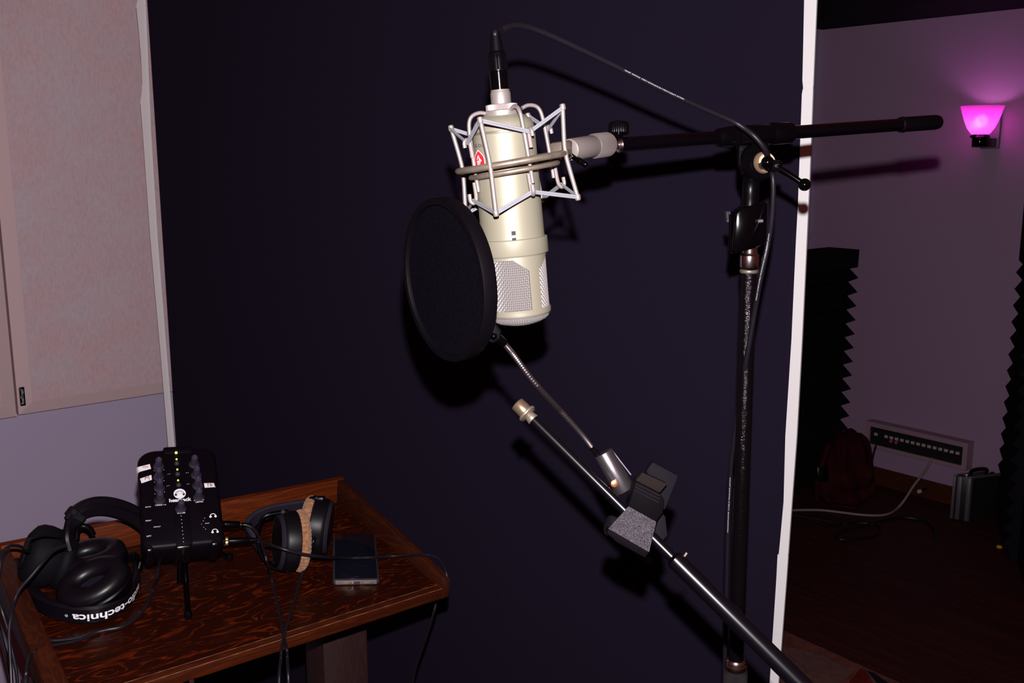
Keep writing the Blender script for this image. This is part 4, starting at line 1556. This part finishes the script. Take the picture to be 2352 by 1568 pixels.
MB().ribbon(smooth([at(150, 1228, 1.42), at(128, 1224, 1.39), at(95, 1222, 1.365), at(70, 1236, 1.35), at(60, 1265, 1.34)], 6), (UP * .5 + FW * .8), .013, .006).build('yoke', 'cupmatte', hB)

# cables at the left edge of the desk
cA = smooth([oA - UP * .02 - RT * .035 - FW * .02, at(96, 1302, 1.30), at(70, 1322, 1.29), at(46, 1350, 1.285), at(33, 1378, 1.285), at(26, 1410, 1.27), at(21, 1450, 1.25), at(23, 1500, 1.24), at(26, 1560, 1.23), at(28, 1680, 1.22)], 8)
cA = smooth([at(150, 1253, 1.335), at(122, 1266, 1.315), at(96, 1294, 1.295), at(70, 1325, 1.285), at(46, 1352, 1.28), at(33, 1380, 1.275), at(26, 1412, 1.26), at(21, 1450, 1.25), at(23, 1500, 1.24), at(26, 1560, 1.23), at(28, 1680, 1.22), V((-.6, 1.0, .6))], 8)
MB().tube(cA, .0022, 10).build('cord', 'cable', hA)
cB = smooth([at(66, 1266, 1.40), at(44, 1254, 1.37), at(22, 1254, 1.35), at(8, 1268, 1.34), at(2, 1290, 1.33), at(-4, 1330, 1.32), at(-6, 1365, 1.31), at(4, 1402, 1.30), at(16, 1440, 1.30), at(24, 1480, 1.30), at(33, 1520, 1.30), at(40, 1568, 1.30), at(44, 1680, 1.30), V((-.64, 1.1, .6))], 8)
MB().tube(cB, .0022, 10).build('cord', 'cable', hB)
xcb = thing('mixer_cable', on(300, 1440), 'black cable curving from under the mixer round the lettered headphones and off the desk', 'cable')
c5 = smooth([X(-.03, -XL / 2 + .02, -.05), at(362, 1318, 1.40), on(352, 1350, .012), on(338, 1388, .005), on(314, 1418, .003), on(282, 1438, .003), on(245, 1446, .003), on(215, 1454, .003), on(180, 1470, .004), on(130, 1480, .010), on(100, 1484, .016), on(82, 1494, .021), at(70, 1508, depth(on(70, 1508, .02)) - .004), at(62, 1535, 1.20), at(58, 1570, 1.19), at(56, 1680, 1.18), V((-.55, .9, .6))], 8)
MB().tube(c5, .0023, 10).build('cord', 'cable', xcb)
wcb = thing('wall_cable', V((-1.0, 1.9, .6)), 'black cable hanging in front of the wall at the far left, beside the desk', 'cable')
c6 = smooth([at(-30, 1330, 1.7), at(-12, 1400, 1.7), at(-2, 1440, 1.7), at(8, 1480, 1.7), at(20, 1530, 1.7), at(28, 1590, 1.7), at(30, 1760, 1.7), V((-.83, 1.7, .02))], 7)
MB().tube(c6, .0028, 10).build('cord', 'cable', wcb)
c7 = smooth([oA2 - dn_ * .02 - RT * .03, on(120, 1468, .004) - RT * .03, on(108, 1466, .004), on(118, 1470, .004), on(140, 1469, .003), on(165, 1466, .003), on(190, 1461, .003)], 6)
MB().tube(c7[6:], .0021, 10).build('cord_tail', 'cable', hA)

# ------------------------------------------------------------------ far room
# wall lamp
lp = hit(2279, 297, C0, nB)
lamp = thing('wall_sconce', lp, 'glowing magenta glass wall lamp with dark bracket on the far wall', 'wall lamp')
MB().box(lp + nB * .009, uB, Z, nB, .040, .082, .009, .004).build('back_plate', 'sconce_plate', lamp)
sco = lp + nB * .105
sb0 = V((sco.x, sco.y, hit(2240, 311, sco, nB).z))
HS = .122
SX = [(0, .030), (.010, .040), (.03, .054), (.06, .067), (.09, .077), (HS, .086)]
shade = MB()
prof = SX + [(h_, r_ - .004) for h_, r_ in reversed(SX)]
shade.lathe(prof, sb0, Z, 56, caps=True)
m, nt, b = new_mat('magenta_glass')
nt.nodes.remove(b)
tr = nt.nodes.new('ShaderNodeBsdfTranslucent')
tr.inputs['Color'].default_value = (.80, .30, .72, 1)
rf = nt.nodes.new('ShaderNodeBsdfRefraction')
rf.inputs['Color'].default_value = (.95, .45, .85, 1)
rf.inputs['Roughness'].default_value = .62
rf.inputs['IOR'].default_value = 1.12
m0 = nt.nodes.new('ShaderNodeMixShader')
m0.inputs[0].default_value = .35
nt.links.new(tr.outputs[0], m0.inputs[1])
nt.links.new(rf.outputs[0], m0.inputs[2])
df_ = nt.nodes.new('ShaderNodeBsdfPrincipled')
df_.inputs['Base Color'].default_value = (.45, .07, .30, 1)
df_.inputs['Roughness'].default_value = .25
mx = nt.nodes.new('ShaderNodeMixShader')
mx.inputs[0].default_value = .22
nt.links.new(m0.outputs[0], mx.inputs[1])
nt.links.new(df_.outputs[0], mx.inputs[2])
nt.links.new(mx.outputs[0], nt.nodes['Material Output'].inputs['Surface'])
M['shade'] = m
shade.build('glass_shade', 'shade', lamp)
hold = MB()
hold.cyl(sb0 - Z * .010, sb0 + Z * .004, .042, .036, 32, .003)
hold.cyl(sb0 - Z * .048, sb0 - Z * .008, .030, .032, 32, .003)
hold.box(sb0 - Z * .030 - nB * .045, uB, Z, nB, .032, .019, .050, .003)
hold.build('bracket', 'blackgloss', lamp)
MB().ball(sb0 + Z * .060, .026, 20).build('bulb', emit('bulb_glow', (1, .42, .95), 26.0), lamp)
pt = bpy.data.lights.new('sconce_light', 'POINT')
pt.energy = 1.15
pt.color = (1, .13, .92)
pt.shadow_soft_size = .028
po = bpy.data.objects.new('sconce_light', pt)
C.objects.link(po)
po.location = sb0 + Z * .048 + nB * .032

# connector box
q = lambda px, py, h=.06: hit(px, py, C0 + nB * h, nB)
BL_, BR_2, TR_, TL_ = q(1993, 1024), q(2217, 1078), q(2224, 1016), q(1989, 972)
ax = uB
t_of = lambda p: (p - C0).dot(uB)
ta, tb_ = t_of(TL_), t_of(TR_)
za, zb_ = (BL_.z + BR_2.z) / 2 - .004, (TR_.z + TL_.z) / 2 + .004
bx = thing('connector_box', C0 + uB * ((ta + tb_) / 2) + Z * za, 'pale wall box with a row of white-labelled jacks low on the far wall', 'connector panel')
Pq = lambda t, z, h: C0 + uB * t + Z * z + nB * h
mg = .022
fm_ = MB()
for a0, a1, z0, z1 in ((ta, tb_, zb_ - mg, zb_), (ta, tb_, za, za + mg * .8), (ta, ta + mg, za + mg * .8, zb_ - mg), (tb_ - mg, tb_, za + mg * .8, zb_ - mg)):
    fm_.prism([Pq(a0, z0, .06), Pq(a1, z0, .06), Pq(a1, z1, .06), Pq(a0, z1, .06)], -nB * .058)
fm_.build('frame', 'pboxpaint', bx, flat=True)
MB().prism([Pq(ta + mg, za + mg * .8, .050), Pq(tb_ - mg, za + mg * .8, .050), Pq(tb_ - mg, zb_ - mg, .050), Pq(ta + mg, zb_ - mg, .050)], -nB * .01).build('face_plate', 'plate', bx, flat=True)
for i in range(16):
    t = ta + mg + .03 + (tb_ - ta - 2 * mg - .055) * i / 15
    zc_ = za + (zb_ - za) * .55
    if i == 1:
        continue
    j = MB().box(Pq(t, zc_, .0535), uB, Z, nB, .0082, .0068, .0035, .001).build('jack', 'jack', bx)
    MB().cyl(Pq(t, zc_ - .017, .05), Pq(t, zc_ - .017, .058), .0075, .0075, 16).build('jack_ring', 'jackred' if i in (3, 4) else 'plate', j)

# pale cord from the box along the floor
fpt = lambda px, py, z=.006: floor_at(px, py, z)
cw = thing('pale_floor_cord', fpt(2010, 1183), 'pale cord drooping from the wall box and running along the dark floor', 'cable')
a_ = q(2141, 1052, .062)
f_end = fpt(2062, 1166)
dip = [at(x, y, depth(a_) + (depth(f_end) - depth(a_)) * t) for x, y, t in ((2134, 1066, .12), (2118, 1090, .35), (2098, 1116, .6), (2080, 1144, .85))]
pw = smooth([a_] + dip + [f_end, fpt(2040, 1180), fpt(2010, 1183.5), fpt(1970, 1181), fpt(1930, 1176), fpt(1880, 1171), fpt(1810, 1172), fpt(1740, 1178)], 7)
MB().tube(pw, .0055, 10).build('cord', 'whitecord', cw)
cg = thing('grey_floor_cord', fpt(1900, 1195), 'thin grey cord lying on the dark floor in front of the pale cord', 'cable')
MB().tube(smooth([fpt(1740, 1172), fpt(1822, 1183), fpt(1870, 1191), fpt(1920, 1200), fpt(1945, 1204)], 7), .0045, 10).build('cord', 'greyband', cg)
cd = thing('black_floor_cord', fpt(2000, 1215), 'black cord in loose loops on the floor in front of the red bag', 'cable')
MB().tube(smooth([fpt(1900, 1208), fpt(1960, 1200), fpt(2010, 1205), fpt(2022, 1220), fpt(1990, 1235), fpt(1930, 1238), fpt(1925, 1225), fpt(1990, 1205), fpt(2060, 1188), fpt(2120, 1195), fpt(2145, 1215), fpt(2150, 1240)], 7), .006, 10).build('cord', 'cable', cd)
bd2 = thing('short_black_cord', q(2010, 1040, .06), 'black cord hanging from the left end of the wall box behind the bag', 'cable')
MB().tube(smooth([q(2013, 1022, .056), q(2008, 1036, .075), q(2003, 1060, .085), q(2000, 1085, .10), fpt(1985, 1140) + Z * .02], 6), .005, 10).build('cord', 'cable', bd2)
tipc = hit(2112, 1128, C0 + nB * .075, nB)
dst = thing('door_stop', tipc - nB * .06, 'small door stop with pale rubber tip sticking out of the far baseboard', 'door stop')
MB().cyl(tipc - nB * .0615, tipc - nB * .004, .005, .005, 14).build('rod', 'blackplastic', dst)
MB().cyl(tipc - nB * .008, tipc + nB * .008, .0105, .0095, 20, .002).build('rubber_tip', 'jack', dst)

# foam bass traps
def foam(name, base, outd, alongd, length, z_top, pitch, depth_, thick, label, cap):
    o_ = base
    th = thing(name, V((o_.x, o_.y, 0)), label, 'acoustic foam', 'ridged foam columns in the far room')
    prof = [(-thick, 0.0), (-thick, z_top)]
    z = z_top
    prof += [(-.004, z_top), (-.006, z_top - cap)]
    z = z_top - cap
    prof.append((-depth_, z - .006))
    z -= .006
    while z - pitch > 0:
        prof.append((0, z - pitch * .66))
        prof.append((-depth_, z - pitch))
        z -= pitch
    prof.append((-depth_, 0))
    MB().prism([o_ + outd * x_ + Z * z_ for x_, z_ in prof], alongd * length).build('ridged_block', 'foam', th, flat=True)
    return th


pf = hit(1972, 632, C0 + nB * .06, nB)
pf.z = 0
zt_ = hit(1965, 572, C0 + nB * .06, nB).z
foam('foam_column', pf, uB, -uL, .42, zt_, .0685, .054, .17, 'ridged black foam column in the corner beside the red bag', .085)
pf2 = hit(2340, 560, C0 + nB * .10, nB)
pf2 = C0 + nB * .10 + uB * (t_of(pf2))
pf2.z = 0
foam('foam_column', pf2, -wr_o, wr_d, .42, hit(2340, 345, pf2, nB).z, .070, .030, .12, 'ridged black foam column at the right edge behind the metal case', .45)

# red bag
bgc = floor_at(1932, 1166)
bag = thing('red_bag', bgc, 'dark red cloth bag slumped on the floor against the foam column', 'bag')
bm = bmesh.new()
bmesh.ops.create_icosphere(bm, subdivisions=5, radius=1)
bw = RT
bfd = V((0, 1, 0))
kz = depth(bgc) / F
vs = []
for v in bm.verts:
    x, y, z = v.co
    e = lambda t, p: math.copysign(abs(t) ** p, t)
    x, y, z = e(x, .65), e(y, .75), e(z, .6)
    h01 = (z + 1) / 2
    wdt = 66 - 14 * h01 + 5 * math.sin(h01 * 5)
    top = 178 + 7 * math.cos((x - .15) * 9) - 26 * max(0, -x - .35)
    cx_ = 0 + 16 * h01
    nz = .018 * math.sin(x * 7 + z * 4) + .014 * math.sin(y * 9 - z * 8)
    vs.append(bgc + bw * ((x * wdt + cx_) * kz) + bfd * (y * .11 + .04 + nz) + Z * (h01 * top * kz * .98))
b_ = MB()
b_.add(vs, [tuple(v.index for v in f.verts) for f in bm.faces])
bm.free()
b_.build('bag_body', 'bag', bag)
fpz = lambda px, py, d_=.10: at(px, py, depth(bgc) - d_)
MB().tube(smooth([fpz(1905, 1020), fpz(1890, 1060, .12), fpz(1878, 1110, .12), fpz(1876, 1150, .08)], 6), .010, 10).build('strap', 'bag', bag)
MB().tube(smooth([fpz(1925, 1010), fpz(1928, 1060, .12), fpz(1925, 1110, .12), fpz(1932, 1158, .10)], 6), .006, 8).build('seam', 'bag', bag)
MB().box(fpz(1889, 1088, .125), RT, UP, FW, .026, .035, .008, .006).build('buckle', 'blackplastic', bag)

# metal-edged case
k0 = floor_at(2196, 1194)
kdep = depth(k0)
kk = kdep / F
kfd = (RT * .955 + V((0, -.30, 0))).normalized()      # short front side
kld = V((.95, .31, 0)).normalized()                    # runs back
KW, KH, KL = .100, .205, .17
fc = floor_at(2184, 1192)
kfd = (floor_at(2222, 1199) - fc).normalized()
case = thing('equipment_case', fc, 'black flight case with silver metal edges standing on the floor at right', 'case')
KW = (floor_at(2222, 1199) - fc).length
c0 = fc + kfd * (KW / 2) + kld * (KL / 2) + Z * (KH / 2 + .006)
MB().prism([fc + kfd * .003 + Z * .006, fc + kfd * (KW - .003) + Z * .006, fc + kfd * (KW - .003) + Z * KH, fc + kfd * .003 + Z * KH], kld * KL, .003).build('body', 'caseside', case)
for s_, wd in ((.002, .010), (KW * .36, .016), (KW - .006, .014)):
    MB().prism([fc + kfd * (s_ - wd / 2) - kld * .003 + Z * .004, fc + kfd * (s_ + wd / 2) - kld * .003 + Z * .004, fc + kfd * (s_ + wd / 2) - kld * .003 + Z * (KH - .004), fc + kfd * (s_ - wd / 2) - kld * .003 + Z * (KH - .004)], kld * .012, .001).build('metal_edge', 'alu', case)
for s_ in (.004, KW - .006):
    MB().prism([fc + kfd * (s_ - .006) + Z * (KH - .006), fc + kfd * (s_ + .006) + Z * (KH - .006), fc + kfd * (s_ + .006) + Z * (KH + .004), fc + kfd * (s_ - .006) + Z * (KH + .004)], kld * KL, .001).build('metal_edge', 'alu', case)
hh = fc + kfd * (KW / 2) + Z * KH
MB().tube(smooth([hh + kld * .04, hh + kld * .045 + Z * .020, hh + kld * .085 + Z * .026, hh + kld * .125 + Z * .020, hh + kld * .13], 5), .008, 10).build('handle', 'blackplastic', case)
for s_ in (.025, .145):
    MB().box(hh + kld * s_ + Z * .004, kld, kfd, Z, .014, .010, .004, .002).build('latch', 'chrome', case)
tag(MB().lathe([(0, .011), (.004, .012), (.008, .009), (.010, .003)], floor_at(2295, 1257), Z, 20).build('ear_plug', 'yellow', loc=floor_at(2295, 1257)), 'tiny yellow foam plug on the floor under the right foam column', 'ear plug')

# rug
ru0, ru1 = floor_at(1800, 1452), floor_at(2062, 1570)
rdv = (ru1 - ru0).normalized()
rin = V((-rdv.y, rdv.x, 0))
if rin.dot(V((0, -1, 0))) < 0:
    rin = -rin
ra, rb = ru0 - rdv * .9, ru0 + rdv * .95
rug = thing('patterned_rug', (ra + rb) / 2, 'worn red-brown patterned rug whose corner edge shows at the bottom right', 'rug')
MB().prism([ra + Z * .008, rb + Z * .008, rb + rin * 1.5 + Z * .008, ra + rin * 1.5 + Z * .008], -Z * .007, .002).build('pile', 'rug', rug)
rz = .0086


def rpoly(name, m, pts):
    MB().prism([floor_at(x, y, rz + .0006) for x, y in pts], -Z * .001).build(name, m, rug, flat=True)


rpoly('taupe_field', 'rugtaupe', ((1796, 1482), (1880, 1500), (1958, 1542), (1925, 1575), (1900, 1600), (1790, 1600)))
rpoly('red_lozenge', 'rugred', ((1976, 1535), (1988, 1538), (2004, 1568), (2020, 1610), (1925, 1610), (1955, 1560)))
rpoly('dark_lozenge', 'rugdark', ((1992, 1540), (2008, 1545), (2044, 1570), (2090, 1600), (2060, 1610), (2018, 1572)))

# ------------------------------------------------------------------ camera, light
cam = bpy.data.cameras.new('camera')
cam.sensor_width = 36
cam.lens = 35
cam.clip_start = .05
co = bpy.data.objects.new('camera', cam)
C.objects.link(co)
co.location = CAM
co.rotation_euler = (PI / 2 - PITCH, 0, 0)
bpy.context.scene.camera = co

sl_ = bpy.data.lights.new('camera_flash', 'SPOT')   # the flash that took the picture, just above the lens
sl_.energy = 142
sl_.color = (1.0, .955, .97)
sl_.spot_size = math.radians(92)
sl_.spot_blend = .6
sl_.shadow_soft_size = .007
so = bpy.data.objects.new('camera_flash', sl_)
C.objects.link(so)
so.location = CAM + UP * .072 + RT * .004
so.rotation_euler = (PI / 2 - PITCH + math.radians(-2), 0, 0)

wd_ = bpy.data.worlds.new('World')
bpy.context.scene.world = wd_
wd_.use_nodes = True
bg = wd_.node_tree.nodes['Background']
bg.inputs['Color'].default_value = (1, .17, .14, 1)
bg.inputs['Strength'].default_value = .06

vs_ = bpy.context.scene.view_settings
vs_.view_transform = 'Standard'
vs_.look = 'None'
vs_.exposure = 0
vs_.gamma = 1
vs_.use_curve_mapping = False
